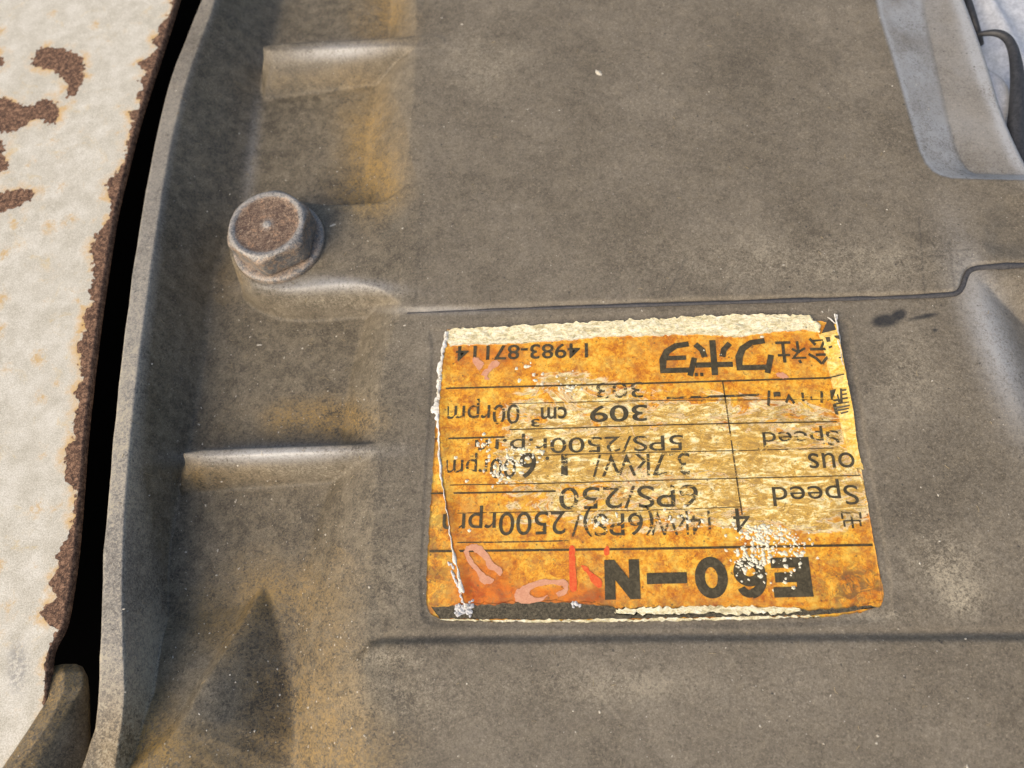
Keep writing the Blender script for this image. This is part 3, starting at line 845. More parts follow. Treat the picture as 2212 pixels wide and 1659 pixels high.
# flap along the right edge that curls upwards
M_FLAP = mat_paper('yellowed_flap', (.48, .25, .03), (.78, .49, .09), (.88, .70, .30), .6)
def flap_z(x, y, t, s_):
    return FZ + .05 + 1.1 * s_ ** 1.6 * (1 - smooth((t - .55) / .45)) + 0 * x
flapr = [(1803, 702), (1812, 740), (1822, 790), (1831, 840), (1840, 880), (1849, 940), (1858, 985), (1868, 1012)]
patch('curled_flap', [(1772, 722), (1786, 716), (1803, 702)], [(1848, 1010), (1858, 1013), (1868, 1012)], crease, flapr, FZ + .5, .08, M_FLAP, 90, 26, (.05, .03, .02, .03), None, flap_z)
patch('torn_paper', [(1330, 1316), (1480, 1310), (1600, 1309), (1728, 1314)], [(1330, 1326), (1480, 1326), (1560, 1322), (1600, 1327), (1730, 1322)], [(1330, 1316), (1330, 1326)], [(1728, 1314), (1730, 1322)],
      FZ + .04, .05, M_PAPER, 10, 300, (.16, .20, .02, .02), None, None, 7)
M_WHITE = mat_paper('white_paper_edge', (.50, .46, .38), (.74, .71, .62), (.88, .87, .82), 1.6)
# white frayed rim of the film, a lumpy ribbon standing up on its left edge
def ribbon3(name, pts, zc, wid, hgt, mat, n=260, jit=.12):
    P = pxs(pts, zc, jit, 7, n)
    T = np.gradient(P, axis=0); T /= np.linalg.norm(T, axis=1)[:, None]
    N = np.stack([-T[:, 1], T[:, 0]], -1)
    wv = np.interp(np.linspace(0, 1, n), np.linspace(0, 1, len(wid)), wid) * (1 + np.clip(vnoise(n, 9, .35, rng), -.7, 1.2))
    hv = hgt * (1 + np.clip(vnoise(n, 11, .4, rng), -.7, 1.))
    rows_ = []
    for u, h in ((-1, 0), (-.6, .75), (0, 1), (.6, .7), (1, 0)):
        rows_.append(np.c_[P + N * (u * wv / 2)[:, None], zc + h * hv])
    V = np.stack(rows_, 1)
    return mesh_obj(name, V.reshape(-1, 3), grid_faces(n, 5), mat, label)
ribbon3('frayed_edge', [(966, 716), (958, 752), (952, 800), (947, 850), (945, 900), (948, 925)], FZ, [.9, 1.0, 1.1, .9, 1.0, 1.4, .8], .35, M_WHITE)
ribbon3('frayed_edge', [(950, 920), (950, 960), (952, 1010), (958, 1060), (966, 1110), (974, 1165), (984, 1215), (998, 1270), (1008, 1310)], FZ, [.8, .7, .5, .35, .3, .4, .5, .8, 1.2], .35, M_WHITE)
ribbon3('frayed_edge', [(1772, 718), (1762, 700), (1752, 690)], FZ + .2, [.5, .9, .6], .2, M_PAPER, 40)
ribbon3('frayed_edge', [(1804, 680), (1809, 700), (1814, 740), (1821, 790)], FZ + 1.0, [.4, .5, .3, .2], .15, M_WHITE, 60)
# shadow under the flap's curled corner, built as a small dark piece
q = np.array([at(*p) for p in [(1775, 719, .3), (1789, 690, .9), (1801, 699, 1.1), (1806, 712, 1.2), (1790, 716, .7)]])
mesh_obj('shaded_torn_corner', np.r_[q, q - (0, 0, .08)], [(4, 3, 2, 1, 0), (5, 6, 7, 8, 9)] + [(i, (i + 1) % 5, 5 + (i + 1) % 5, 5 + i) for i in range(5)],
         mat_plain('corner_shade', (.03, .026, .02), (.06, .05, .035), .7), label, flat=True)
ribbon3('shaded_torn_corner', [(1787, 686), (1794, 688), (1801, 697), (1806, 700), (1807, 680)], FZ + .9, [.15, .3, .3, .4, .5], .12, M_WHITE, 40, .03)

# stuck-on scraps: pale pink patches of film and red remains of print
def scrap(name, pts, z, mat, thick=.03, jit=.08, n=1):
    P = chaikin(plan(pts, z), 2, True)
    P = P + rng.normal(0, jit, P.shape)
    k = len(P)
    V = np.r_[np.c_[P, np.full(k, z + thick)], np.c_[P, np.full(k, z - .02)]]
    bm = bmesh.new()
    top = [bm.verts.new(v) for v in V[:k]]; lo = [bm.verts.new(v) for v in V[k:]]
    bm.faces.new(top)
    for i in range(k): bm.faces.new((top[i], lo[i], lo[(i + 1) % k], top[(i + 1) % k]))
    bmesh.ops.triangulate(bm, faces=[f for f in bm.faces if len(f.verts) > 4])
    bmesh.ops.recalc_face_normals(bm, faces=bm.faces)
    bm.verts.index_update()
    v = [tuple(x.co) for x in bm.verts]; f = [[q_.index for q_ in x.verts] for x in bm.faces]
    bm.free()
    return mesh_obj(name, v, f, mat, label, flat=True)
SZ = FZ + .06
M_PINK = mat_plain('pale_pink_film', (.55, .24, .13), (.66, .34, .20), .5, .8, .05)
M_RED = mat_plain('red_print', (.66, .055, .010), (.72, .16, .03), .5, .8, .03)
c3 = lambda x, y: ((1600 + x / 2.212) * .54861, (1800 + y / 2.212) * .54861)
c1 = lambda x, y: ((1600 + x / 2.212) * .54861, (1150 + y / 2.212) * .54861)
c2 = lambda x, y: ((2550 + x / 2.212) * .54861, (1150 + y / 2.212) * .54861)
c4 = lambda x, y: ((2550 + x / 2.212) * .54861, (1800 + y / 2.212) * .54861)
scrap('film_scrap', [c3(*p) for p in [(505, 790), (560, 755), (640, 760), (720, 850), (770, 940), (830, 960), (840, 1010), (810, 1035), (770, 985), (700, 970), (690, 900), (600, 820), (540, 810), (560, 880), (650, 990), (720, 1050), (780, 1060), (740, 1105), (690, 1110), (630, 1080), (640, 1030), (560, 940), (510, 880)]], SZ, M_PINK)
scrap('film_scrap', [c3(*p) for p in [(945, 1270), (940, 1180), (980, 1140), (1080, 1095), (1200, 1060), (1300, 1070), (1410, 1060), (1420, 1170), (1340, 1225), (1290, 1180), (1390, 1150), (1330, 1110), (1190, 1110), (1080, 1150), (1060, 1200), (1150, 1235), (1240, 1190), (1200, 1250), (1100, 1275)]], SZ, M_PINK)
scrap('film_scrap', [c1(*p) for p in [(570, 580), (600, 560), (640, 590), (680, 610), (670, 640), (640, 690), (600, 650)]], SZ, M_PINK)
scrap('film_scrap', [c1(*p) for p in [(640, 715), (700, 670), (740, 600), (800, 590), (820, 630), (740, 680), (700, 740), (740, 760), (670, 765), (690, 735)]], SZ, M_PINK)
scrap('film_scrap', [c2(*p) for p in [(1115, 710), (1150, 695), (1210, 720), (1240, 745), (1190, 755), (1130, 735)]], SZ, M_PINK)
for pp in ([(1412, 765), (1475, 770), (1470, 900), (1480, 1040), (1490, 1130), (1470, 1175), (1425, 1170), (1415, 1000), (1420, 880)],
           [(1720, 790), (1765, 765), (1770, 850), (1720, 860)], [(1520, 935), (1580, 950), (1600, 1000), (1690, 1050), (1710, 1120), (1680, 1150), (1610, 1090), (1580, 1010), (1530, 970)]):
    scrap('red_print', [c3(*p) for p in pp], SZ + .01, M_RED, .02, .05)
M_GREY = mat_plain('silvery_lump', (.45, .44, .42), (.75, .74, .72), .6, 1.5, .4)
lump = [(*at(1003 + random.gauss(0, 10), 1312 + random.gauss(0, 9), FZ)[:2], FZ + random.uniform(0, .25), random.uniform(.25, .6), 1.2, random.uniform(0, 3)) for _ in range(34)]
lump += [(*at(985 + i * 2.2 + random.gauss(0, 2), 1255 + i * 6 + random.gauss(0, 3), FZ)[:2], FZ, random.uniform(.2, .35), 2.0, 2.0) for i in range(-6, 9)]
chips('glue_lump', lump, M_GREY, label)
lump = [(*at(*c3(1480 + random.gauss(0, 18), 1280 + random.gauss(0, 22)), FZ)[:2], FZ, random.uniform(.2, .4), 1.4, 1.9) for _ in range(5)]
chips('glue_lump', lump, M_GREY, label)
# clusters of white flakes
fl = []
for (cx, cy, sx, sy, n) in [(1650, 1150, 34, 16, 60), (1640, 1178, 34, 16, 60), (1700, 1172, 26, 16, 45), (1610, 1215, 22, 20, 60), (1700, 1205, 36, 14, 26), (1690, 1240, 26, 22, 10), (1640, 1215, 24, 16, 30), (1735, 1195, 14, 20, 8),
                            (1230, 830, 22, 14, 22), (1120, 985, 40, 22, 60), (1085, 1015, 24, 18, 40), (1050, 960, 14, 12, 14), (1600, 1140, 20, 8, 14), (1470, 1120, 30, 14, 18), (1150, 812, 20, 14, 8), (1300, 1125, 30, 8, 26)]:
    for _ in range(n):
        px, py = random.gauss(cx, sx * .8), random.gauss(cy, sy * .8)
        fl.append((*at(px, py, FZ)[:2], FZ + random.uniform(0, .12), random.choice([.16, .2, .25, .32, .42]), random.uniform(.9, 1.6), random.uniform(0, 3)))
for (px, py) in [c3(525, 210), c3(550, 640), c3(430, 5), c1(430, 1445), c1(960, 665), c1(1110, 715), c1(1185, 715), c1(1525, 845), c2(1000, 390), c2(490, 510), c4(1250, 1010), c4(1245, 1030), c4(820, 1080), c2(640, 545)]:
    fl.append((*at(px, py, FZ)[:2], FZ + .03, .36, 1.2, random.uniform(0, 3)))
chips('paper_flake', fl, mat_plain('cream_flake', (.62, .56, .38), (.84, .80, .64), .9, 2.0), label)

# ---- lettering
INK = mat_ink('black_print', 0)
INKW = mat_ink('black_print_worn', .08)
INKX = mat_ink('black_print_flaked', .28)
TZ = FZ + .085
def drape(name, uv, faces, box, mat, rot=True, z=TZ):
    """uv in 0..1 upright; box = photo rectangle x0, y0, x1, y1 ; the label stands on its head"""
    uv = np.asarray(uv, float)
    x0, y0, x1, y1 = box
    sh = -.024                                         # the print lines climb slightly to the right
    u = 1 - uv[:, 0] if rot else uv[:, 0]
    v = uv[:, 1] if rot else 1 - uv[:, 1]
    px = x0 + u * (x1 - x0); py = y0 + v * (y1 - y0) + sh * (px - (x0 + x1) / 2)
    # the sides of the print lean with the perspective of the label
    px = px + (py - (y0 + y1) / 2) * np.interp(px, (940, 1850), (-.07, .16))
    W = at(px, py, z)
    return mesh_obj(name, W, faces, mat, label, flat=True)
def text(s_, box, mat, bold=0.0):
    cu = bpy.data.curves.new('lettering', 'FONT')
    cu.body = s_; cu.offset = bold; cu.resolution_u = 6
    ob = bpy.data.objects.new('lettering', cu)
    C.objects.link(ob)
    dg = bpy.context.evaluated_depsgraph_get()
    me = bpy.data.meshes.new_from_object(ob.evaluated_get(dg))
    V = np.array([v.co[:] for v in me.vertices]); F = [list(p.vertices) for p in me.polygons]
    bpy.data.objects.remove(ob); bpy.data.curves.remove(cu); bpy.data.meshes.remove(me)
    lo, hi = V[:, :2].min(0), V[:, :2].max(0)
    return drape('lettering', (V[:, :2] - lo) / (hi - lo), F, box, mat)
def strokes(paths, box, mat, aspect=1.0):
    """glyph from broad pen strokes in a unit box; a path is (points, width) or (points, width, closed)"""
    V, F, LV, LV0 = [], [], [], []
    for p in paths:
        P = np.array(p[0], float); wd = p[1]; closed = len(p) > 2 and p[2]
        P[:, 0] *= aspect
        n = len(P)
        for i in range(n):
            a = P[i - 1] if (i > 0 or closed) else P[i]
            b = P[(i + 1) % n] if (i < n - 1 or closed) else P[i]
            d1 = P[i] - a; d2 = b - P[i]
            d1 = d1 / (np.hypot(*d1) + 1e-9) if np.hypot(*d1) > 0 else d2 / np.hypot(*d2)
            d2 = d2 / (np.hypot(*d2) + 1e-9) if np.hypot(*d2) > 0 else d1
            t = d1 + d2; t = t / np.hypot(*t)
            nn = np.array([-t[1], t[0]]); k = 1 / max(.55, np.dot(nn, np.array([-d1[1], d1[0]])))
            ww = wd if np.isscalar(wd) else np.interp(i, np.linspace(0, n - 1, len(wd)), wd)
            V += [P[i] + nn * ww / 2 * k, P[i] - nn * ww / 2 * k]; LV += [len(LV0)] * 2
        b0 = len(V) - 2 * n; LV0.append(1)
        for i in range(n if closed else n - 1):
            j = (i + 1) % n
            F.append((b0 + 2 * i, b0 + 2 * i + 1, b0 + 2 * j + 1, b0 + 2 * j))
    V = np.array(V); V[:, 0] /= aspect
    return V, F, np.array(LV) * .006
def glyph(paths, box, mat, aspect=1.0):
    V, F, lv = strokes(paths, box, mat, aspect)
    lo, hi = V.min(0), V.max(0)
    return drape('lettering', (V - lo) / (hi - lo), F, box, mat, True, TZ + lv)
def arc(cx, cy, rx, ry, a0, a1, n=20):
    return [(cx + rx * math.cos(math.radians(a)), cy + ry * math.sin(math.radians(a))) for a in np.linspace(a0, a1, n)]

# E60-N in heavy capitals
glyph([([(.16, 0), (.16, 1)], .32), ([(0.1, .87), (1, .87)], .26), ([(.1, .5), (.93, .5)], .25), ([(.1, .13), (1, .13)], .26)], (1668, 1204, 1752, 1290), INK, .8)
glyph([(arc(.5, .34, .36, .25, 0, 360, 28)[:-1], .25, True), (arc(.52, .5, .40, .40, 95, 185, 12) + [(.12, .36)], .25), (arc(.56, .66, .26, .24, 20, 115, 8), .20)], (1585, 1203, 1656, 1293), INK, .8)
glyph([(arc(.5, .5, .38, .40, 0, 360, 36)[:-1], .26, True)], (1501, 1203, 1572, 1293), INK, .78)
glyph([([(0, .5), (1, .5)], .25)], (1397, 1237, 1484, 1261), INK, 3.6)
glyph([([(.13, 0), (.13, 1)], .27), ([(.87, 0), (.87, 1)], .27), ([(.12, .92), (.88, .08)], .30)], (1306, 1208, 1382, 1296), INK, .85)
# rows of the table
text('4', (1584, 1098, 1620, 1150), INK)
text('14kW', (1405, 1104, 1535, 1156), INKX)
text('(6PS)/', (1234, 1094, 1412, 1158), INKW)
text('2500rpm', (956, 1091, 1222, 1157), INK)
text('6PS/250', (1208, 1050, 1508, 1098), INKW)
text('Speed', (1668, 1036, 1853, 1092), INK)
text('3.7kW/', (1280, 980, 1490, 1028), INKX)
text('1', (1212, 981, 1226, 1028), INKW)
text('.', (1178, 986, 1186, 994), INK)
text('6', (1122, 978, 1158, 1033), INK, .012)
text('00rpm', (962, 978, 1114, 1034), INKW)
text('5PS/2500r.p.m', (1026, 934, 1476, 978), INKW)
text('Speed', (1647, 921, 1812, 964), INKW)
text('ous', (1746, 978, 1846, 1011), INK)
text('309', (1274, 875, 1398, 911), INK, .012)
text('cm', (1168, 879, 1224, 905), INK, .012)
text('3', (1147, 905, 1165, 922), INK, .02)
text('00rpm', (964, 861, 1122, 918), INKW)
text('303', (1288, 826, 1390, 860), INKX)
text('14983-87114', (985, 744, 1270, 776), INK, .012)
frag = [([(.02, .2), (.05, .8)], .16), ([(.20, .55), (.32, .55)], .2), ([(.36, .1), (.36, .7)], .15), ([(.52, .8), (.60, .4), (.66, .75)], .15), ([(.74, .3), (.86, .3)], .25), ([(.93, .1), (.97, .9)], .16)]
glyph(frag, (1655, 842, 1780, 876), INKW, 3.4)
text('出', (1818, 1104, 1862, 1141), INKW)
# maker's name in kana
KU = [([(.20, 1), (.05, .48)], .15), ([(.10, .83), (.93, .83), (.92, .52), (.80, .28), (.55, .12), (.18, .07)], [.15, .15, .19, .18, .16, .15])]
glyph(KU, (1588, 731, 1672, 808), INK, .95)
glyph([([(.02, .70), (.98, .70)], .15), ([(.5, 1), (.5, 0)], .16), ([(.27, .48), (.22, .28), (.05, .10)], .15), ([(.73, .48), (.78, .28), (.95, .10)], .15),
       ([(.80, .97), (.88, .97)], .10), ([(.94, .97), (1.02, .97)], .10)], (1498, 735, 1584, 812), INK, .98)
glyph(KU + [([(.28, .47), (.88, .47)], .13)], (1424, 738, 1506, 814), INK, .95)
glyph([([(.22, 1), (.28, .86)], .11), ([(.02, .76), (.46, .76), (.28, .5), (.02, .32)], .10), ([(.27, .55), (.27, 0)], .11), ([(.30, .48), (.48, .34)], .10),
       ([(.56, .62), (.98, .62)], .11), ([(.77, .96), (.77, .06)], .12), ([(.5, .05), (1.02, .05)], .12)], (1677, 737, 1742, 786), INK, 1.1)
glyph([([(.5, 1), (.3, .78), (.02, .6)], .11), ([(.5, 1), (.7, .78), (.98, .6)], .11), ([(.3, .64), (.7, .64)], .10), ([(.1, .42), (.9, .42)], .11), ([(.46, .4), (.3, .12), (.2, .06), (.8, .10)], .10), ([(.66, .26), (.86, 0)], .11)],
      (1744, 729, 1800, 788), INK, 1.0)
# what is left of the print on the flap: bars of a broken character
cf = lambda x, y: ((3150 + x / 3.3175) * .54861, (1200 + y / 3.3175) * .54861)
bits = [[(390, 1120), (470, 1100), (455, 1150), (420, 1240), (400, 1220)], [(520, 1090), (550, 1095), (560, 1290), (525, 1285)], [(545, 1105), (605, 1100), (606, 1122), (548, 1130)], [(550, 1162), (612, 1150), (614, 1172), (552, 1184)],
        [(556, 1216), (622, 1204), (624, 1228), (558, 1240)], [(430, 1240), (530, 1225), (530, 1255), (440, 1262)], [(440, 1290), (640, 1262), (642, 1278), (440, 1312)], [(432, 1340), (650, 1305), (650, 1325), (470, 1360)],
        [(440, 1375), (640, 1345), (642, 1362), (500, 1392)], [(520, 1410), (630, 1385), (634, 1402), (540, 1430)], [(425, 1300), (470, 1300), (500, 1440), (460, 1430)], [(445, 402), (515, 398), (522, 455), (480, 440), (455, 425)],
        [(310, 962), (575, 897), (577, 915), (312, 978)], [(505, 682), (548, 678), (550, 700), (508, 702)], [(330, 420), (390, 420), (400, 480), (350, 490)], [(370, 545), (420, 530), (425, 556), (380, 570)], [(480, 1170), (500, 1170), (525, 1280), (500, 1275)]]
V, Fc = [], []
cpl = plan(crease, FZ); 
for b in bits:
    k0 = len(V)
    for (x, y) in b:
        px, py = cf(x, y)
        # height of the flap below this spot
        xl_ = np.interp(py, [p[1] for p in crease], [p[0] for p in crease]); xr_ = np.interp(py, [p[1] for p in flapr], [p[0] for p in flapr])
        sv = np.clip((px - xl_) / (xr_ - xl_), 0, 1); tv = np.clip((py - 710) / 300, 0, 1)
        zz_ = FZ + .05 + 1.1 * sv ** 1.6 * (1 - float(smooth((tv - .55) / .45))) + .07
        V.append(at(px, py, zz_))
    Fc.append(list(range(k0, len(V)))[::-1])
mesh_obj('lettering', V, Fc, INK, label, flat=True)
# ruled lines of the table
def rule(pts, wid, mat, z=TZ - .012):
    P = pxs(pts, z, 0, 3, 40)
    T = np.gradient(P, axis=0); T /= np.linalg.norm(T, axis=1)[:, None]
    N = np.stack([-T[:, 1], T[:, 0]], -1)
    V = np.stack([np.c_[P + N * wid / 2, np.full(40, z)], np.c_[P - N * wid / 2, np.full(40, z)]], 1).reshape(-1, 3)
    return mesh_obj('ruled_line', V, grid_faces(40, 2), mat, label, flat=True)
INKL = mat_ink('black_rule', 0, (.05, .034, .012))
INKLW = mat_ink('black_rule_worn', .1, (.06, .04, .014))
rule([(960, 839), (1200, 833), (1399, 828), (1600, 822), (1796, 816)], .36, INKL)
rule([(1100, 872), (1399, 865), (1600, 864), (1800, 863)], .16, INKLW)
rule([(1100, 928), (1250, 924), (1399, 919), (1600, 914), (1808, 911)], .24, INKL)
rule([(940, 948), (1051, 945), (1090, 944)], .36, INKL)
rule([(1110, 985), (1399, 977), (1578, 974), (1800, 968)], .18, INKLW)
rule([(964, 1048), (1200, 1044), (1399, 1038), (1650, 1032), (1858, 1027)], .18, INKL)
rule([(930, 1066), (1060, 1064), (1200, 1061)], .34, INKL)
rule([(964, 1109), (1200, 1105), (1426, 1102), (1602, 1095)], .16, INKLW)
rule([(927, 1191), (1200, 1188), (1426, 1185), (1650, 1181), (1885, 1177)], .42, INKL)
rule([(977, 1172), (1100, 1171), (1230, 1168)], .22, INKX)
rule([(1561, 824), (1575, 920), (1592, 1040), (1603, 1112)], .26, INKLW)
rule([(1440, 860), (1560, 856), (1640, 853)], .5, INKX)

# ------------------------------------------------------------------ painted sheet metal beside the cover
SHZ = 5.4
edge_px = [(480, -500), (400, -80), (378, 0), (342, 110), (312, 200), (290, 270), (270, 350), (244, 450), (228, 550), (214, 640), (200, 740), (188, 840), (176, 950), (168, 1060), (158, 1180), (146, 1270), (133, 1345),
           (122, 1372), (104, 1400), (98, 1430), (96, 1480), (95, 1540), (92, 1660), (88, 1900), (80, 2300)]
ec = chaikin(plan(edge_px, SHZ), 2)
nr, nc = 430, 220
ry = np.linspace(at(200, 2000, 0)[1], at(200, -330, 0)[1], nr)
ex = np.interp(ry, ec[::-1, 1], ec[::-1, 0])
xw = at(-700, 400, SHZ)[0]
sx = 1 - (1 - np.linspace(0, 1, nc)) ** 1.5
XX = xw + (ex - xw)[:, None] * sx[None]; YY = np.repeat(ry[:, None], nc, 1)
ppx, ppy = pix(XX, YY, np.full(XX.shape, SHZ))
rust = np.full(XX.shape, -9.)
a0 = lambda x, y: (x / 2.212 * .54861, y / 2.212 * .54861)
patches = [[a0(*p) for p in [(265, 560), (330, 430), (420, 410), (540, 430), (660, 460), (730, 520), (725, 680), (660, 840), (560, 840), (600, 740), (520, 640), (440, 600), (350, 590)]],
           [a0(*p) for p in [(-200, 860), (0, 845), (100, 880), (200, 920), (300, 930), (330, 880), (420, 860), (510, 920), (500, 1060), (420, 1085), (350, 1020), (240, 1060), (200, 1110), (80, 1150), (-200, 1130)]],
           [a0(*p) for p in [(-120, 470), (0, 490), (40, 510), (10, 580), (-120, 600)]], [a0(*p) for p in [(-120, 1210), (10, 1220), (40, 1280), (20, 1360), (70, 1420), (50, 1490), (-120, 1520)]],
           [(-60, 408), (0, 420), (30, 408), (62, 410), (78, 422), (50, 440), (20, 455), (-60, 460)]]
for k, p in enumerate(patches):
    rust = np.maximum(rust, sdf(chaikin(plan(p, SHZ), 1, True), XX, YY) - (1.2 if k == 5 else 0) + .25)
# bare band along the cut edge; its width comes and goes
band = np.interp(ppy[:, -1], [-300, 40, 60, 120, 130, 180, 190, 205, 215, 235, 240, 265, 285, 345, 390, 430, 470, 520, 580, 620, 700, 760, 800, 900, 1000, 1035, 1060, 1110, 1200, 1290, 1320, 1345, 1360, 2000],
                 [1.0, .6, 2.6, 1.5, 2.9, 2.6, 3.0, 2.6, .4, .4, 2.8, 3.0, .6, .3, 2.3, 1.6, .5, 2.9, 3.0, 2.4, 2.6, 3.4, 2.4, 2.0, 3.2, 3.2, .4, .3, 2.4, 4.2, 3.6, 2.0, .2, .2])
band = band * (1 + .35 * np.interp(np.arange(nr), np.arange(0, nr, 4), rng.normal(0, 1, len(np.arange(0, nr, 4)))))
rust = np.maximum(rust, band[:, None] - (ex[:, None] - XX))
GG = np.stack([XX, YY, SHZ + .08 * fbm(XX, YY, .05, 2, 2)], -1)
# rolled over arris, then the thickness of the sheet
skl = []
for dx, dz in ((.25, -.08), (.42, -.35), (.45, -1.7), (.1, -2.0)):
    q = GG[:, -1].copy(); q[:, 0] += dx; q[:, 2] += dz; skl.append(q)
GG = np.concatenate([GG, np.stack(skl, 1)], 1)
rust = np.concatenate([rust, np.full((nr, 4), 2.0)], 1)
ppx2, ppy2 = pix(GG[..., 0], GG[..., 1], GG[..., 2])
sheet = mesh_obj('sheet_metal_panel', GG.reshape(-1, 3), grid_faces(*GG.shape[:2]), M_PAINT, None, None, {'rust': rust.ravel(), 'scuff': np.clip(1.2 * np.exp(-(((ppx2 - 38) / 22) ** 2 + ((ppy2 - 1440) / 55) ** 2) ** 1.5), 0, 1).ravel()})
tag(sheet, 'white painted sheet metal panel with rust patches beside the engine cover', 'panel')

# ------------------------------------------------------------------ cast lug coming out from under the sheet
st = [  # stations: left foot, left edge, crown, crease, right edge, right foot  (photo x, y, height)
    [(106, 1446, 2), (108, 1440, 4.5), (135, 1434, 5.), (165, 1434, 4.6), (178, 1440, 3.5), (180, 1442, -14)],
    [(100, 1470, 2), (103, 1462, 6.2), (138, 1452, 7.2), (178, 1452, 6.2), (189, 1460, 4.5), (190, 1462, -14)],
    [(100, 1500, 2), (104, 1508, 7.8), (140, 1488, 8.6), (181, 1480, 7.2), (193, 1490, 4.5), (194, 1492, -14)],
    [(60, 1575, 5), (66, 1570, 9.6), (108, 1558, 10.0), (142, 1542, 8.6), (195, 1570, 3), (196, 1572, -14)],
    [(0, 1665, 6), (6, 1660, 10.6), (42, 1655, 11.0), (76, 1652, 9.8), (198, 1655, 2), (199, 1657, -14)],
    [(-120, 1800, 6), (-114, 1800, 11.2), (-80, 1800, 11.6), (-40, 1800, 10.4), (200, 1800, 1), (201, 1802, -14)]]
S3 = np.array([[at(p[0], p[1], p[2] - 2.6) for p in r] for r in st])
from_ = np.linspace(0, len(st) - 1, 60)
D = np.stack([np.stack([np.interp(from_, np.arange(len(st)), S3[:, j, k]) for k in range(3)], -1) for j in range(6)], 1)
cu_ = np.linspace(0, 5, 61)
D = np.stack([np.stack([np.interp(cu_, np.arange(6), D[i, :, k]) for k in range(3)], -1) for i in range(60)], 0)
for k in range(3): D[..., k] = blur(D[..., k], 2)
D[..., 2] += .12 * fbm(D[..., 0], D[..., 1], .4, 1, 3)
Vl = D.reshape(-1, 3); Fl = list(map(tuple, grid_faces(60, 61))) + [tuple(range(61))[::-1]]
lst = np.repeat(np.interp(cu_, [0, 1, 2.2, 2.9, 3.1, 5], [.8, .9, .8, .8, .15, .05])[None], 60, 0)  # left faces painted ochre to look warmly lit, right face left grey
lug = mesh_obj('bracket', Vl, Fl, M_CAST, None, None, {'stain_warmth': lst.ravel(), 'grime': .8 * np.ones(len(Vl)), 'bare_sheen': .0 * np.ones(len(Vl))})
tag(lug, 'dusty ochre cast bracket end poking out at the corner of the white panel', 'bracket')

# ------------------------------------------------------------------ engine block and cable on the far side
BZ = -13.0
M_BLOCK = mat_plain('pale_blue_grey_casting', (.36, .38, .41), (.58, .60, .63), .55, .35, .35)
nb_ = 150
bx = np.linspace(at(1880, 0, BZ)[0], at(2700, 0, BZ)[0], nb_); by = np.linspace(at(2100, 640, BZ)[1], at(2100, -420, BZ)[1], nb_)
BX, BY = np.meshgrid(bx, by)
zb = BZ + .5 * fbm(BX, BY, .15, 3, 4)
r1 = plan([(2060, -300), (2130, 0), (2200, 130), (2330, 300)], BZ)
dd = np.full(BX.shape, 1e9)
for a, b in zip(r1[:-1], r1[1:]):
    e = b - a; t = np.clip(((BX - a[0]) * e[0] + (BY - a[1]) * e[1]) / (e @ e), 0, 1)
    dd = np.minimum(dd, np.hypot(BX - a[0] - t * e[0], BY - a[1] - t * e[1]))
zb += 1.6 * np.exp(-(dd / 2.2) ** 2)
block = empty('engine_block', (at(2150, 100, BZ)[0], at(2150, 100, BZ)[1], BZ))
tag(block, 'pale blue grey engine block beyond the edge of the cover', 'engine block')
mesh_obj('block_face', np.stack([BX, BY, zb], -1).reshape(-1, 3), grid_faces(nb_, nb_), M_BLOCK, block)
# round boss on the block
c0 = at(2118, 215, BZ + 4)
u = np.linspace(0, math.pi / 2, 20); th = np.linspace(0, 2 * math.pi, 48)
U, TH = np.meshgrid(u, th)
rb = .8 + .2 * np.cos(TH) ** 2
bxs, bys, bzs = c0[0] + 8.2 * np.cos(U) ** .7 * np.cos(TH), c0[1] + 11.5 * np.cos(U) ** .7 * np.sin(TH), BZ - 1 + 8 * np.sin(U) ** .8
mesh_obj('round_boss', np.stack([bxs, bys, bzs], -1).reshape(-1, 3), grid_faces(48, 20), mat_plain('blue_grey_casting', (.34, .36, .39), (.56, .57, .60), .5, .6, .25), block)

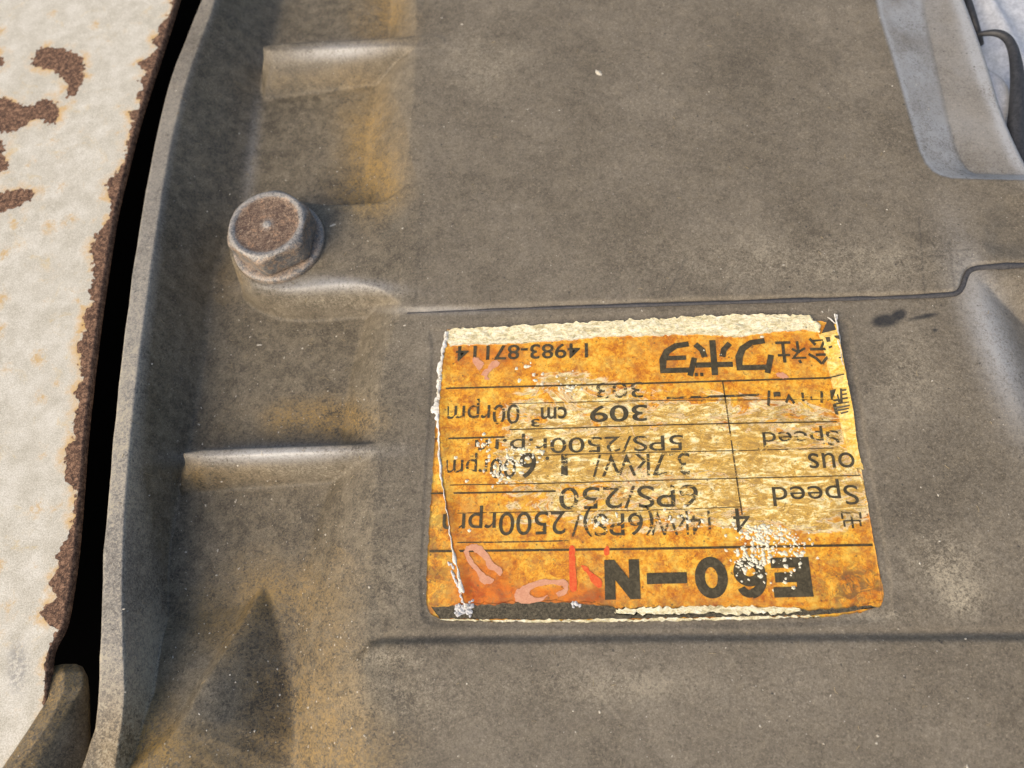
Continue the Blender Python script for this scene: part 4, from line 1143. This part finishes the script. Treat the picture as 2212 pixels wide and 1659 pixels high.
def tube(name, pts, rad, mat, n=120, k=12):
    P = chaikin(np.array([at(*p) for p in pts]), 3)
    P = resample(P, n)
    T = np.gradient(P, axis=0); T /= np.linalg.norm(T, axis=1)[:, None]
    up = np.array([0, 0, 1.]); N = np.cross(T, up); N /= np.linalg.norm(N, axis=1)[:, None]; B = np.cross(N, T)
    rr = np.interp(np.linspace(0, 1, n), np.linspace(0, 1, len(rad)), rad)
    a = np.linspace(0, 2 * math.pi, k)
    V = P[:, None] + rr[:, None, None] * (np.cos(a)[None, :, None] * N[:, None] + np.sin(a)[None, :, None] * B[:, None])
    return mesh_obj(name, V.reshape(-1, 3), grid_faces(n, k), mat)
M_RUB = mat_plain('black_rubber', (.012, .012, .013), (.05, .05, .052), .5, 1, .1)
h1 = tube('rubber_hose', [(2080, 86, -9), (2120, 72, -6), (2160, 70, -5), (2186, 92, -5), (2198, 150, -5), (2199, 220, -5), (2192, 290, -6), (2196, 350, -7), (2226, 420, -9), (2280, 520, -12)],
          [.4, .9, 1.2, 1.5, 1.7, 1.8, 2.1, 2.4, 2.4, 2.2], M_RUB)
tag(h1, 'black rubber hose arching around the round blue grey boss', 'hose')
h2 = tube('rubber_hose', [(2040, -120, -9), (2074, -30, -8), (2092, 12, -7), (2102, 40, -7), (2112, 72, -9), (2118, 95, -12)], [1.2, 1.2, 1.5, 1.3, 1.0, .8], M_RUB, 70)
tag(h2, 'short dark hose end beside the upper edge of the cover', 'hose')

# ------------------------------------------------------------------ inside of the machine below everything, coloured near-black to stand for unlit depth
t = NT('black_void')
M_VOID = t.done(t.mix(t.noise(.3, 4, .6), (.0012, .0012, .0012), (.002, .002, .002)), 1.0, 0.0)
a, b = at(-700, 2400, -60), at(2900, -700, -60)
gx = np.linspace(a[0], b[0], 30); gy = np.linspace(a[1], b[1], 24)
GX, GY = np.meshgrid(gx, gy)
bay = mesh_obj('ground', np.stack([GX, GY, -60 + .8 * fbm(GX, GY, .1, 1, 3)], -1).reshape(-1, 3), grid_faces(24, 30), M_VOID)
tag(bay, 'black sheet standing for the unlit depth of the machine below the engine cover', kind='structure')
